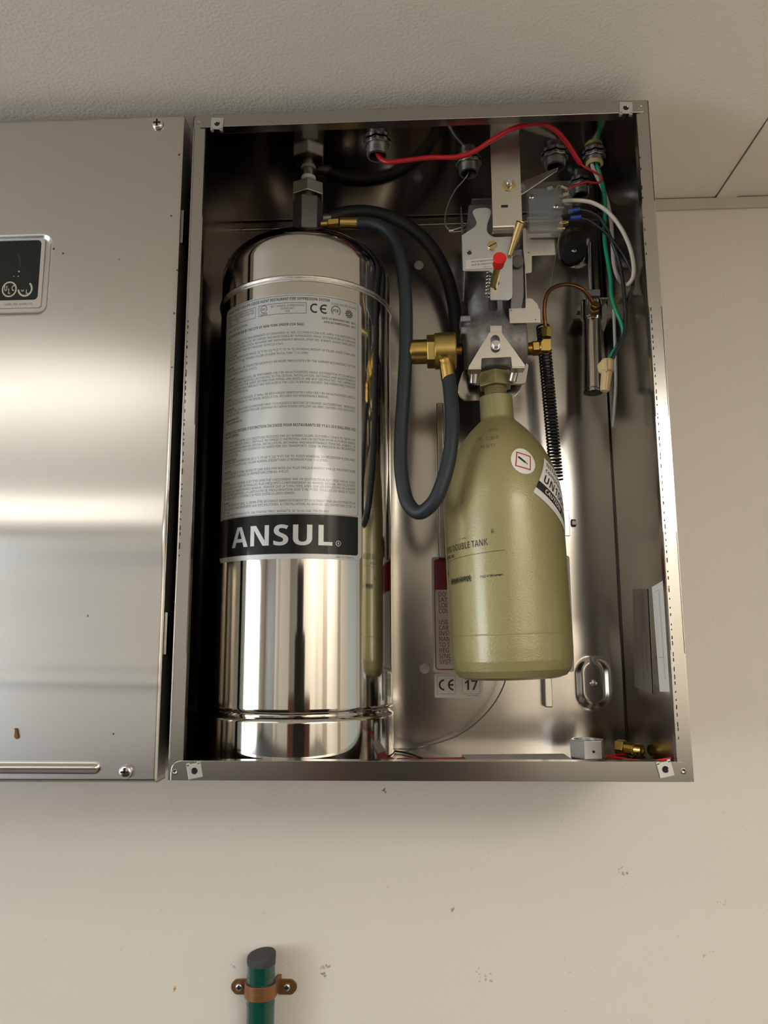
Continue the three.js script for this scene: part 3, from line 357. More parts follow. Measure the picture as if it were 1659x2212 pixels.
// ---------- the olive gas cylinder ----------
const OZ = 0.112, oa = [.0732,.347,.112], ob = [.0813,.0765,.112];
{ const ox = oa[0], ax = v3(ob).sub(v3(oa)).normalize(), Lc = dist(oa, ob), t = thing('gas_cylinder', 'olive painted gas cylinder hanging from the valve, with two stickers and worn ink stamps', 'gas cylinder', oa);
  const q = new THREE.Quaternion().setFromUnitVectors(V(0, -1, 0), ax), put = (g) => { g.applyQuaternion(q); return g.translate(...oa); };
  // profile by distance d below the neck top
  const R = 0.0566, prof = [[0.0150, 0], [0.0160, 0.0008], [0.0162, 0.0225], [0.0166, 0.0245], [0.0208, 0.0285], [0.0290, 0.0370], [0.0375, 0.0480], [0.0445, 0.0600], [0.0505, 0.0740], [0.0545, 0.0900], [0.0563, 0.1060], [R, 0.1200], [R, Lc - 0.028], [R * 0.992, Lc - 0.017], [R * 0.955, Lc - 0.0085], [R * 0.87, Lc - 0.0025], [R * 0.76, Lc - 0.0004], [0, Lc]];
  const curve = new THREE.SplineCurve(prof.slice(4, 12).map((p) => new THREE.Vector2(...p))).getPoints(28).map((p) => [p.x, p.y]);
  const full = [[0, 0], ...prof.slice(0, 4), ...curve, ...prof.slice(12)];
  const body = part(t, 'body', put(lathe(full.map(([r, d]) => [r, -d]).reverse(), 120, 0.7)), M.olive);
  part(t, 'seam_line', put(lathe([[R, -(Lc - 0.0412)], [R + 0.00025, -(Lc - 0.0408)], [R + 0.00025, -(Lc - 0.0402)], [R, -(Lc - 0.0398)]], 120)), M.olive);
  // threaded stem and hexagon above the neck
  const th = [[0.0098, 0.001]]; for (let i = 0; i < 6; i++) { const y = 0.0002 + i * 0.0016; th.push([0.0107, y + 0.0003], [0.0107, y + 0.0009], [0.0098, y + 0.0013]); }
  part(t, 'threaded_stem', put(lathe([[0, 0.0001], ...th, [0.0098, 0.0108], [0, 0.0108]], 36, 0.4)), M.oliveSmooth);
  part(t, 'hex_nut', put(hexNut(0.0170, 0.0145, 0, 0.42).translate(0, 0.0095, 0)), M.oliveSmooth);
  // radius of the profile at depth d
  const rad = (d) => { for (let i = 1; i < full.length; i++) if (d <= full[i][1]) { const a = full[i - 1], b = full[i], k = (d - a[1]) / Math.max(1e-9, b[1] - a[1]); return a[0] + (b[0] - a[0]) * k; } return 0; };
  // a sheet wrapped round the cylinder: centre at angle phi (0 = front, + = right) and depth d, outline in metres
  function wrapped(shape, phi, d, off, turn = 0, cell = 0.0022) {
    const pts = shape.extractPoints(12).shape, xs = pts.map((p) => p.x), ys = pts.map((p) => p.y), x0 = Math.min(...xs), x1 = Math.max(...xs), y0 = Math.min(...ys), y1 = Math.max(...ys);
    const rim = pts, poly = []; const c = { x: (x0 + x1) / 2, y: (y0 + y1) / 2 }, rings = 10, pos = [], uv = [], idx = [], n = rim.length;
    for (let k = 0; k <= rings; k++) for (let i = 0; i < n; i++) { const f = k / rings, x = c.x + (rim[i].x - c.x) * f, y = c.y + (rim[i].y - c.y) * f; const X = x * Math.cos(turn) - y * Math.sin(turn), Y = x * Math.sin(turn) + y * Math.cos(turn); const dd = d - Y, r = rad(dd) + off, a = phi + X / R; pos.push(r * Math.sin(a), -dd, r * Math.cos(a)); uv.push((x - x0) / (x1 - x0), (y - y0) / (y1 - y0)); }
    for (let k = 0; k < rings; k++) for (let i = 0; i < n; i++) { const a = k * n + i, b = k * n + (i + 1) % n; idx.push(a, a + n, b + n, a, b + n, b); }
    const g = new THREE.BufferGeometry(); g.setAttribute('position', new THREE.Float32BufferAttribute(pos, 3)); g.setAttribute('uv', new THREE.Float32BufferAttribute(uv, 2)); g.setIndex(idx); g.computeVertexNormals();
    { const nn = g.attributes.normal, p = g.attributes.position; let s = 0; for (let i = n; i < p.count; i++) s += nn.getX(i) * p.getX(i) + nn.getZ(i) * p.getZ(i); if (s < 0) { const ix = g.index.array; for (let i = 0; i < ix.length; i += 3) { const w = ix[i]; ix[i] = ix[i + 1]; ix[i + 1] = w; } g.computeVertexNormals(); } }
    return put(clean(g));
  }
  const dense = (pts, step = 0.002) => { const o = []; pts.forEach((p, i) => { const b = pts[(i + 1) % pts.length], n = Math.max(1, Math.ceil(Math.hypot(b[0] - p[0], b[1] - p[1]) / step)); for (let k = 0; k < n; k++) o.push([p[0] + (b[0] - p[0]) * k / n, p[1] + (b[1] - p[1]) * k / n]); }); return shapeOf(o); };
  const disc = new THREE.Shape(); disc.absarc(0, 0, 0.0129, 0, Math.PI * 2);
  const hazard = canvas(512, 512, (g, W) => { g.fillStyle = '#efece4'; g.fillRect(0, 0, W, W); g.translate(W / 2, W / 2); g.rotate(0.27); g.strokeStyle = '#b3131c'; g.lineWidth = 22; g.strokeRect(-146, -138, 292, 276); g.rotate(-0.27); g.rotate(0.72); g.fillStyle = '#1d1c1b'; g.beginPath(); g.roundRect(-125, -20, 160, 42, 14); g.fill(); g.beginPath(); g.moveTo(30, -20); g.lineTo(62, -9); g.lineTo(100, -9); g.lineTo(100, 9); g.lineTo(62, 9); g.lineTo(30, 22); g.fill(); });
  part(t, 'hazard_sticker', wrapped(disc, 0.31, 0.0762, 0.0004), printed(hazard, { roughness: 0.45, name: 'hazard_print' }), 'round white sticker with a red-framed gas bottle symbol');
  const lab = canvas(1024, 900, (g, W, H) => { g.fillStyle = '#eceae6'; g.fillRect(0, 0, W, H); g.fillStyle = '#1b1b1b'; const tx = (s, x, y, px, b, k = 0.8) => { g.font = `${b} ${px}px sans-serif`; g.save(); g.translate(x, y); g.scale(k, 1); g.fillText(s, 0, 0); g.restore(); };
    tx('NITROGEN,', 60, 165, 150, 'bold', 0.78); tx('compressed', 60, 315, 140, 'bold', 0.82); tx('UN1066', 60, 560, 245, 'bold', 0.80); g.fillRect(0, 610, W, 165); g.fillStyle = '#eceae6'; tx('CAUTION', 170, 735, 125, 'bold', 0.85); tx('High pressure gas', 690, 685, 44, 'bold', 0.8); tx('Can cause suffocation', 690, 740, 44, 'bold', 0.7); });
  part(t, 'contents_label', wrapped(dense([[-0.026, -0.0205], [0.034, -0.0205], [0.034, 0.0225], [-0.026, 0.0225]]), 0.985, 0.1040, 0.0005, -0.61), printed(lab, { roughness: 0.45, name: 'contents_print' }), 'white label with black lettering, turned aslant');
  // worn rubber-stamp ink, printed on the paint
  const ink = canvas(1024, 512, (g, W, H) => { g.clearRect(0, 0, W, H); g.fillStyle = 'rgba(28,26,22,.93)';
    const tx = (s, x, y, px, k) => { g.font = `bold ${px}px sans-serif`; g.save(); g.translate(x, y); g.scale(k, 1); g.fillText(s, 0, 0); g.restore(); };
    tx('R102 DOUBLE TANK', 8, 150, 84, 0.74); tx('PART NO. 73022', 0, 205, 42, 0.6);
    g.lineWidth = 4; g.strokeStyle = 'rgba(25,24,20,.95)'; g.beginPath(); g.moveTo(40, 232); g.quadraticCurveTo(300, 214, 740, 212); g.stroke();
    for (let i = 0; i < 900; i++) { const a = rnd(), b = rnd() + rnd() - 1; g.fillRect(85 + a * 300, 425 + b * 34, 2 + 7 * rnd(), 1 + 4 * rnd()); }
    for (let i = 0; i < 170; i++) { const a = rnd(), b = rnd() + rnd() - 1; g.fillRect(480 + a * 210, 428 + b * 13, 2 + 8 * rnd(), 1 + 3 * rnd()); }
    for (let i = 0; i < 40; i++) g.fillRect(270 + rnd() * 110, 52 + (rnd() - 0.5) * 12, 6, 2); for (let i = 0; i < 26; i++) g.fillRect(640 + (rnd() + rnd() - 1) * 18, 30 + (rnd() + rnd() - 1) * 24, 6, 4);
    g.fillRect(8, 330, 26, 22);
    g.globalCompositeOperation = 'destination-out'; for (let i = 0; i < 5200; i++) { g.globalAlpha = 0.75; g.beginPath(); g.ellipse(rnd() * W, rnd() * 190, 1 + 2.6 * rnd(), 0.8 + 1.6 * rnd(), rnd() * 3, 0, 7); g.fill(); } });
  const inkMat = phy({ map: ink, transparent: true, roughness: 0.5, name: 'stamp_ink' });
  part(t, 'ink_stamp', wrapped(dense([[-0.05, -0.025], [0.05, -0.025], [0.05, 0.025], [-0.05, 0.025]], 0.0025), -0.50, 0.1625, 0.00025, 0.045), inkMat, 'worn black rubber-stamp lettering');
  // punched shoulder marks
  const punched = canvas(1024, 400, (g, W, H) => { g.clearRect(0, 0, W, H); g.fillStyle = 'rgba(96,86,42,.5)'; const tx = (s, x, y, px) => { g.font = `bold ${px}px sans-serif`; g.save(); g.translate(x, y); g.scale(1.0, 1); g.fillText(s, 0, 0); g.restore(); }; tx('UP UN', 350, 96, 74); tx('7.2BAR', 330, 236, 78); tx('LTR', 120, 220, 70); tx('16 6/11', 240, 360, 84); });
  part(t, 'punched_marks', wrapped(dense([[-0.034, -0.0135], [0.034, -0.0135], [0.034, 0.0135], [-0.034, 0.0135]], 0.0025), -0.20, 0.0500, 0.00022, 0.02), phy({ map: punched, transparent: true, roughness: 0.4, bumpMap: punched, bumpScale: -0.0003, name: 'punched_print' }), 'punched lettering on the shoulder');
}
// ---------- the release valve: casting, cover plate, lever ----------
function field(fn, c, half, res, m) {
  const mc = new MarchingCubes(res, m, false, false, 120000); mc.isolation = 0;
  for (let k = 0, i = 0; k < res; k++) for (let j = 0; j < res; j++) for (let l = 0; l < res; l++, i++) mc.field[i] = -fn(c[0] + (l - res / 2) / (res / 2) * half, c[1] + (j - res / 2) / (res / 2) * half, c[2] + (k - res / 2) / (res / 2) * half) * 1000;
  mc.update(); const g = new THREE.BufferGeometry(), n = mc.count ?? mc.geometry.drawRange.count;
  g.setAttribute('position', new THREE.BufferAttribute(mc.positionArray.slice(0, n * 3), 3)); g.setAttribute('normal', new THREE.BufferAttribute(mc.normalArray.slice(0, n * 3), 3));
  g.scale(half, half, half); g.translate(...c); return uvm(g);
}
const smin = (a, b, k) => { const h = Math.max(k - Math.abs(a - b), 0) / k; return Math.min(a, b) - h * h * k / 4; };
const sdRBox = (x, y, z, hx, hy, hz, r) => { const a = Math.max(Math.abs(x) - hx + r, 0), b = Math.max(Math.abs(y) - hy + r, 0), c = Math.max(Math.abs(z) - hz + r, 0); return Math.hypot(a, b, c) - r; };
const sdCylX = (x, y, z, r, h, e) => { const a = Math.hypot(y, z) - r + e, b = Math.abs(x) - h + e; return Math.min(Math.max(a, b), 0) + Math.hypot(Math.max(a, 0), Math.max(b, 0)) - e; };
const sdCylY = (x, y, z, r, h, e) => sdCylX(y, x, z, r, h, e);
{ const t = thing('release_valve', 'grey cast release valve with red-tipped lever and triangular clamp above the olive cylinder', 'valve', [.0742,.401,.112]);
  const c0 = [.0733,.3996,.112], cTop = [.0599,.4527,.112], cx = c0[0], cy = c0[1], cz = c0[2], bx = cTop[0], sx = [.0725,.4502,.125][0], sy = [.0725,.4502,.125][1];
  const cast = (x, y, z) => {
    let d = sdCylX(x - cx - 0.0004, y - cy, z - cz, 0.0225, 0.0300, 0.003);
    d = smin(d, sdCylY(x - bx, y - (cy + 0.045), z - cz + 0.002, 0.0118, 0.045, 0.002), 0.012);
    d = smin(d, sdRBox(x - sx - 0.001, y - (cy + 0.042), z - cz + 0.002, 0.0095, 0.024, 0.010, 0.003), 0.006);
    d = smin(d, sdCylX(x - cx, y - cy - 0.004, z - cz, 0.0255, 0.012, 0.004), 0.010);
    d = smin(d, sdRBox(x - cx + 0.029, y - cy - 0.0225, z - cz - 0.006, 0.0052, 0.0032, 0.012, 0.001), 0.002);
    d = smin(d, sdRBox(x - cx + 0.029, y - cy - 0.0095, z - cz - 0.006, 0.0052, 0.0036, 0.014, 0.001), 0.002);
    d = smin(d, sdRBox(x - cx - 0.024, y - cy - 0.019, z - cz - 0.004, 0.005, 0.004, 0.012, 0.001), 0.003);
    d = smin(d, sdCylY(x - cx, y - cy + 0.018, z - cz, 0.0175, 0.008, 0.002), 0.006);
    d = smin(d, sdRBox(x - cx - 0.008, y - cy - 0.040, z - cz + 0.006, 0.013, 0.020, 0.004, 0.002), 0.008);
    const slot = sdRBox(x - sx, y - sy, z - cz - 0.014, 0.0043, 0.0175, 0.016, 0.004);
    return Math.max(d, -slot); };
  part(t, 'casting', field(cast, [cx - 0.002, cy + 0.022, cz], 0.072, 120, M.cast), M.cast, 'rough grey aluminium casting');
  part(t, 'base_flange', merge(plate(smoothPts([[.0369,.3645],[.0429,.3831],[.0992,.3819],[.1045,.3719],[.0994,.3584],[.0888,.3489],[.0445,.3497],[.0377,.3557]], 0.006), 0.094, 0.004), plate(smoothPts([[.0455,.3826],[.107,.3813],[.1026,.3599],[.0488,.361]], 0.004), 0.112, 0.003)), M.boxSteel);
  // housing behind the cover plate
  const fz = 0.148, side = [[0, [.0409,.4995,.148][1]], [-0.033, [.0494,.5497,.115][1]], [-0.033, [.0373,.446,.115][1]], [-0.028, [.0373,.4445,.115][1]], [-0.006, [.0399,.4584,.142][1]], [0, [.0414,.4625,.148][1]]];
  const sideWall = plate(smoothPts(side, 0.002), 0, 0.0012).rotateY(-Math.PI / 2).translate([.0412,.4937,.148][0] + 0.0012, 0, fz);   // its outline ran along depth
  part(t, 'housing_side', sideWall, M.zinc);
  part(t, 'housing_back', merge(plate(smoothPts([[.051,.553],[.0757,.5542],[.0978,.5371],[.097,.5117],[.0581,.4927],[.0455,.493]], 0.003), 0.112, 0.0012), box([.0539,.5539,.112][0], [.0766,.5532,.112][0], [.0643,.5536,.112][1] - 0.0012, [.0643,.5536,.112][1], 0.111, 0.122)), M.pewter);
  const face = smoothPts([[.0516,.5223],[.0539,.5257],[.0589,.5265],[.0656,.5268],[.0696,.5247],[.0704,.5208],[.066,.5093],[.0654,.5025],[.0675,.4986],[.0719,.4956],[.0901,.496],[.0939,.4891],[.0892,.4797],[.0877,.4344],[.0841,.4307],[.0666,.4312],[.067,.4452],[.0758,.4469],[.0739,.4554],[.0661,.4609],[.0413,.4615],[.0408,.4984],[.0539,.5072],[.0558,.5115]], 0.0016);
  const h1 = [[.0479,.4804]][0], h2 = [[.0717,.4423]][0];
  part(t, 'cover_plate', plate(face, 0.15, 0.0016, [circ(h1[0], h1[1], 0.0028), circ(h2[0], h2[1], 0.0017)]), M.zinc, 'bright zinc cover plate with a finger on top');
  const tagPts = [[.0442,.4723],[.0735,.4743],[.0732,.4638],[.044,.4623]];
  const tag = canvas(768, 320, (g, W, H) => { g.fillStyle = '#c7c2b8'; g.fillRect(0, 0, W, H); g.fillStyle = '#2a2824'; const tx = (s, x, y, px) => { g.font = `bold ${px}px sans-serif`; g.save(); g.translate(x, y); g.scale(0.84, 1); g.fillText(s, 0, 0); g.restore(); }; tx('DATE OF MANUFACTURE', 130, 100, 62); tx('DATE DE FABRICATION', 140, 205, 62); tx('LABEL NO. 430672', 430, 285, 28); });
  { const g = plate(tagPts, 0.1506, 0.0004, [], 0.00005), p = g.attributes.position, uv = g.attributes.uv, a = tagPts[0], b = tagPts[1], d = tagPts[3]; for (let i = 0; i < p.count; i++) { const X = p.getX(i), Y = p.getY(i), u = (X - a[0]) / (b[0] - a[0]); uv.setXY(i, u, (Y - d[1] - u * (b[1] - a[1])) / (a[1] - d[1])); } part(t, 'date_label', g, printed(tag, { name: 'date_print' }), 'small cream date label'); }
  const ps = [.0699,.4865,.15]; const sc = part(t, 'slotted_screw', aim(lathe([[0.0043, 0], [0.0046, 0.0006], [0.0046, 0.0016], [0.0041, 0.0021], [0, 0.0021]], 32), ps, [ps[0], ps[1], 1]), M.gold, 'gold slotted screw');
  part(sc, 'slot', box(-0.0042, 0.0042, -0.0005, 0.0005, -0.0003, 0.0002, 0.0001).rotateZ(0.5).translate(ps[0], ps[1], 0.1521), M.dark);
  // return spring seen in the lever notch
  const sp = []; for (let i = 0; i <= 90; i++) { const a = i / 90 * Math.PI * 2 * 7, q0 = [.0674,.4639,.141], q1 = [.0654,.4391,.141], k = i / 90; sp.push([q0[0] + (q1[0] - q0[0]) * k + 0.003 * Math.cos(a), q0[1] + (q1[1] - q0[1]) * k, 0.1405 + 0.003 * Math.sin(a)]); }
  part(t, 'return_spring', tube(sp, 0.0007, 320, 6), M.bolt);
  // red-tipped lever pin
  const la = [.0699,.4452,.142], lb = [.0724,.453,.186], lc = [.0719,.4521,.178], ld = [.0724,.4536,.19];
  part(t, 'lever', rod(la, lb, 0.0038, 0.0034), M.gold, 'gold plated lever pin');
  part(t, 'lever_cap', aim(lathe([[0.0049, 0], [0.0052, 0.0006], [0.0052, dist(lc, ld) - 0.0022], [0.0061, dist(lc, ld) - 0.0018], [0.0061, dist(lc, ld) - 0.0006], [0.0056, dist(lc, ld)], [0, dist(lc, ld)]], 40), lc, ld), M.redCap, 'red vinyl cap');
  // brass pointer rod from the switch arm to the plate
  const ra = [.0861,.4749,.152], rb = [.0958,.5019,.163];
  part(t, 'pointer_rod', merge(rod(ra, rb, 0.0022, 0.0042), aim(lathe([[0.0044, 0], [0.0044, 0.0010], [0, 0.0010]], 24), rb, [rb[0] + 0.01, rb[1] + 0.024, rb[2] + 0.006])), M.gold, 'gold plated pointer rod');
  // triangular clamp with its bolt
  const tri = smoothPts([[.0652,.4004],[.0765,.4005],[.0977,.367],[.0976,.3652],[.0855,.365],[.0849,.375],[.0571,.3743],[.0564,.3647],[.0446,.364],[.0447,.3663]], 0.0012), sl = [.0705,.3887,.147], s0 = [.0708,.3841,.147][1], s1 = [.0706,.3928,.147][1];
  part(t, 'clamp_plate', merge(plate(tri, 0.147, 0.0018, [slotPath(sl[0], s0, s1, 0.0043)]), box([.0662,.4045,.147][0], [.0775,.4042,.147][0], [.0708,.4002,.147][1] - 0.0006, [.0708,.4002,.147][1] + 0.0060, 0.1435, 0.1450), box([.0662,.4045,.147][0], [.0775,.4042,.147][0], [.0711,.4076,.147][1] - 0.0016, [.0711,.4076,.147][1], 0.1385, 0.1450),
    box([.0446,.3649,.147][0], [.0568,.3647,.147][0], [.0481,.3635,.147][1], [.0481,.3648,.147][1], 0.134, 0.147), box([.0854,.3641,.147][0], [.0976,.3638,.147][0], [.0915,.3639,.147][1], [.0915,.3653,.147][1], 0.134, 0.147)), M.nickel, 'triangular nickel-plated clamp plate');
  const cb = [.0709,.3868,.147]; const bo = part(t, 'clamp_bolt', merge(aim(lathe([[0.0046, 0], [0.0049, 0.0003], [0.0049, 0.0011], [0, 0.0012]], 32), cb, [cb[0], cb[1], 1]), hexNut(0.0037, 0.004).rotateX(Math.PI / 2).translate(cb[0], cb[1], 0.1480)), M.bolt, 'flanged hexagon bolt');
  // threaded neck socket below the clamp
  part(t, 'outlet_socket', merge(rod([.0738,.3717,.112], [.0734,.3865,.112], 0.0142, 0.0142, 36), rod([.0741,.3793,.112], [.0734,.3899,.112], 0.0165, 0.0165, 36)), M.pewter);
  for (const [a, b] of [[[.0511,.3672,.13], [.0502,.3569,.126]], [[.0902,.3678,.13], [.0877,.358,.126]]]) part(t, 'clamp_stud', rod(a, b, 0.0042, 0.0042, 20), M.nickel);
  // cam behind
  part(t, 'cam', merge(plate(smoothPts([[.092,.4924],[.1031,.4945],[.1019,.4456],[.097,.4216],[.088,.4218]], 0.003), 0.128, 0.003), rod([.0979,.4849,.12], [.096,.4777,.134], 0.006)), M.pewter);
}
// switch bracket standing on edge with three tabs
{ const t = thing('switch_bracket', 'pale folded steel bracket with three flat drilled tabs beside the valve', 'bracket', [.1032,.4626,.13]);
  const up = smoothPts([[.1024,.5135],[.1042,.5149],[.1086,.5103],[.1097,.5019],[.1333,.5012],[.1335,.485],[.1105,.4847],[.1098,.4672],[.1035,.4664],[.1021,.4908]], 0.001), lo = smoothPts([[.1026,.4404],[.1089,.4402],[.114,.4344],[.1152,.4296],[.1165,.4286],[.1164,.4148],[.0866,.415],[.0861,.4303],[.1023,.4304]], 0.001);
  const hole = (p, r = 0.0012) => circ(p[0], p[1], r);
  part(t, 'tab', plate(up, 0.132, 0.0012, [hole([[.1304,.4988]][0]), hole([[.1074,.4882]][0])]), M.nickel, 'upper drilled tab');
  part(t, 'tab', plate(lo, 0.132, 0.0012, [hole([[.0883,.4283]][0]), hole([[.1117,.4182]][0])]), M.nickel, 'lower drilled tab');
  const xs = [.1029,.4616,.132][0]; part(t, 'web', box(xs, xs + 0.0012, [.1014,.4185,.132][1], [.1045,.5104,.132][1], 0.100, 0.1318), M.nickel, 'web standing edge-on'); }
// ---------- the hanger strap ----------
{ const t = thing('hanger_strap', 'flat bright steel strap hanging from the cabinet top with a gold ring clip', 'strap', [0.0842, 0.5988, 0.16]);
  const x0 = [.0701,.5439,.16][0], x1 = [.098,.5429,.16][0], yb = [.0812,.5021,.16][1], sl = [[.0818,.5216]][0];
  const bend = []; for (let i = 0; i <= 8; i++) { const a = i / 8 * Math.PI / 2; bend.push([-0.004 + 0.004 * Math.cos(a), yb - 0.004 * Math.sin(a)]); }
  const P = [[0, 0.5974], [0, yb], ...bend.slice(1), [-0.026, yb - 0.004]], back = P.slice().reverse().map(([a, b], i, A) => [a < -0.003 ? a : a - 0.0012, a < -0.003 ? b + 0.0012 : b]);
  const g = new THREE.ExtrudeGeometry(shapeOf([...P, ...back]), { depth: x1 - x0, bevelEnabled: false }); g.rotateY(-Math.PI / 2).translate(x1, 0, 0); g.rotateY(0); { const p = g.attributes.position; for (let i = 0; i < p.count; i++) p.setZ(i, p.getZ(i)); }
  // profile x ran along depth: place it at the strap's depth
  g.computeBoundingBox(); g.translate(x0 - g.boundingBox.min.x, 0, 0.16 - g.boundingBox.max.z); g.computeVertexNormals();
  part(t, 'strap_blade', merge(creased(clean(g), 0.5), box(x0, x1, 0.5974, 0.5987, 0.1588, 0.194)), M.nickel);
  part(t, 'slot', box(sl[0] - 0.0033, sl[0] + 0.0033, sl[1] - 0.0014, sl[1] + 0.0014, 0.1592, 0.1602, 0.0003), M.dark, 'small dark rectangular slot');
  const pb = [.0865,.5433,.16]; part(t, 'pin', rod([pb[0], pb[1], 0.158], [pb[0], pb[1], 0.1665], 0.0029), M.bolt, 'round steel pin');
  const ring = new THREE.Shape(); ring.absarc(0, 0, 0.0064, Math.PI * 0.72, Math.PI * 0.28 + Math.PI * 2, false); ring.absarc(0, 0, 0.0038, Math.PI * 0.28 + Math.PI * 2, Math.PI * 0.72, true); ring.closePath();
  part(t, 'retaining_ring', plate(ring, 0.1612, 0.001, [], 0.0002).translate(pb[0], pb[1], 0), M.gold, 'gold open retaining ring');
}
// fusible-link arm: a bright triangular arm behind the strap
{ const t = thing('trigger_arm', 'thin bright pointed steel arm sloping up behind the strap', 'arm', [.1195,.5668,.125]);
  part(t, 'blade', plate([[.0969,.5589],[.1047,.5688],[.1368,.582],[.141,.5829],[.1399,.5794],[.1042,.5546],[.0967,.5528]], 0.125, 0.0014), M.nickel);
  part(t, 'pivot', rod([.1046,.5666,.118], [.1029,.5598,.129], 0.004), M.conduit); }
// ---------- brass pressure regulator ----------
{ const a = [-.0108,.3875,.132], b = [.0398,.3882,.132], t = thing('pressure_regulator', 'cast brass pressure regulator screwed into the left of the valve casting', 'regulator', [.0139,.3874,.132]);
  const at = (k) => [a[0] + (b[0] - a[0]) * k, a[1] + (b[1] - a[1]) * k, 0.132], seg = (k0, k1, prof) => { const L = dist(at(k0), at(k1)); return aim(lathe(prof(L), 48, 0.5), at(k0), at(k1)); };
  part(t, 'cap', seg(0, 0.35, (L) => [[0, 0], [0.0095, 0], [0.0114, 0.0016], [0.0119, 0.004], [0.0119, L], [0, L]]), M.brass, 'smooth rounded brass cap');
  part(t, 'hex_collar', aim(hexNut(0.0161, dist(at(0.33), at(0.5)), 0, 0.3), at(0.33), at(0.5)), M.oldBrass);
  part(t, 'body', seg(0.47, 0.88, (L) => [[0, 0], [0.0165, 0], [0.0175, 0.001], [0.0178, L - 0.001], [0.0168, L], [0, L]]), (() => { const m = M.oldBrass.clone(); m.name = 'stamped_brass'; m.bumpMap = canvas(1024, 256, (g, W, H) => { g.fillStyle = '#000'; g.fillRect(0, 0, W, H); g.fillStyle = '#fff'; g.strokeStyle = '#fff'; g.font = 'bold 52px sans-serif'; for (let i = 0; i < 5; i++) { g.fillText('L', 80 + i * 205, 150); g.lineWidth = 7; g.beginPath(); g.arc(170 + i * 205, 135, 34, 0, 7); g.stroke(); g.font = 'bold 34px sans-serif'; g.fillText('UL', 148 + i * 205, 147); g.font = 'bold 52px sans-serif'; } }, false); m.bumpMap.wrapS = m.bumpMap.wrapT = THREE.RepeatWrapping; m.bumpMap.repeat.set(1 / 0.112, 1 / 0.026); m.bumpScale = 0.0005; return m; })(), 'stamped round brass body');
  const th = [[0, 0]]; for (let i = 0; i < 7; i++) th.push([0.0038, i * 0.0010 + 0.0001], [0.0043, i * 0.0010 + 0.0005]); th.push([0, 0.0072]);
  part(t, 'threaded_stub', aim(lathe(th, 28, 0.3), at(0.865), at(1.0)), M.brass);
}
// ---------- hoses ----------
const fa = [.0225,.3748,.15], fb = [.0241,.3666,.15], fc = [.0256,.352,.15];
{ const t = thing('gas_hose', 'dark blue-black rubber hose looping from the tank neck down and up to the brass regulator', 'hose', [-.0167,.3664,.14]);
  const pts = [[-.0601,.5324,.118],[-.0497,.5316,.118],[-.0364,.5255,.12],[-.025,.5088,.124],[-.0177,.4816,.128],[-.0143,.4454,.132],[-.0143,.3967,.134],[-.0169,.3441,.138],[-.0198,.2976,.142],[-.0191,.2608,.148],[-.0133,.2344,.154],[-.0037,.2252,.16],[.0083,.2321,.166],[.0173,.2497,.168],[.0244,.2755,.166],[.0276,.3046,.162],[.0271,.3329,.156],[.0256,.3552,.15]];
  part(t, 'hose_tube', capped(pts, 0.0066, 220, 20), M.hose);
  const f0 = [-.0568,.5323,.118], f1 = [-.0802,.5347,.116], f2 = [-.0817,.5348,.116], f3 = [-.0932,.5347,.115], f4 = [-.1005,.5349,.114];
  part(t, 'ferrule', rod(f1, f0, 0.0061, 0.0063, 32, 0.08), M.brass, 'bright brass crimped ferrule at the tank end'); part(t, 'hex_nut', aim(hexNut(0.0050, dist(f3, f2)), f3, f2), M.brass); part(t, 'threaded_stub', rod(f4, f3, 0.0036, 0.0036, 20), M.brass);
  part(t, 'ferrule', aim(lathe([[0.0042, 0], [0.0052, 0.001], [0.0062, 0.0035], [0.0058, 0.0055], [0.0064, 0.008], [0.0068, dist(fa, fc) - 0.001], [0.0064, dist(fa, fc)], [0, dist(fa, fc)]], 32), fa, fc), M.brass, 'brass crimped ferrule under the regulator');
}
{ const t = thing('supply_hose', 'black rubber hose arching behind the looped hose and down behind the valve', 'hose', [.0174,.5208,.06]);
  part(t, 'hose_tube', capped([[-.0982,.5723,.062],[-.0738,.5793,.06],[-.0431,.5773,.058],[-.0125,.5631,.056],[.0116,.5393,.056],[.0272,.508,.058],[.036,.4721,.06],[.0387,.4345,.062],[.0389,.3983,.062],[.0375,.3735,.06]], 0.0072, 160, 18), M.blackRubber);
  part(t, 'end_fitting', rod([-.1202,.5684,.066], [-.096,.5711,.063], 0.0058), M.pewter); }
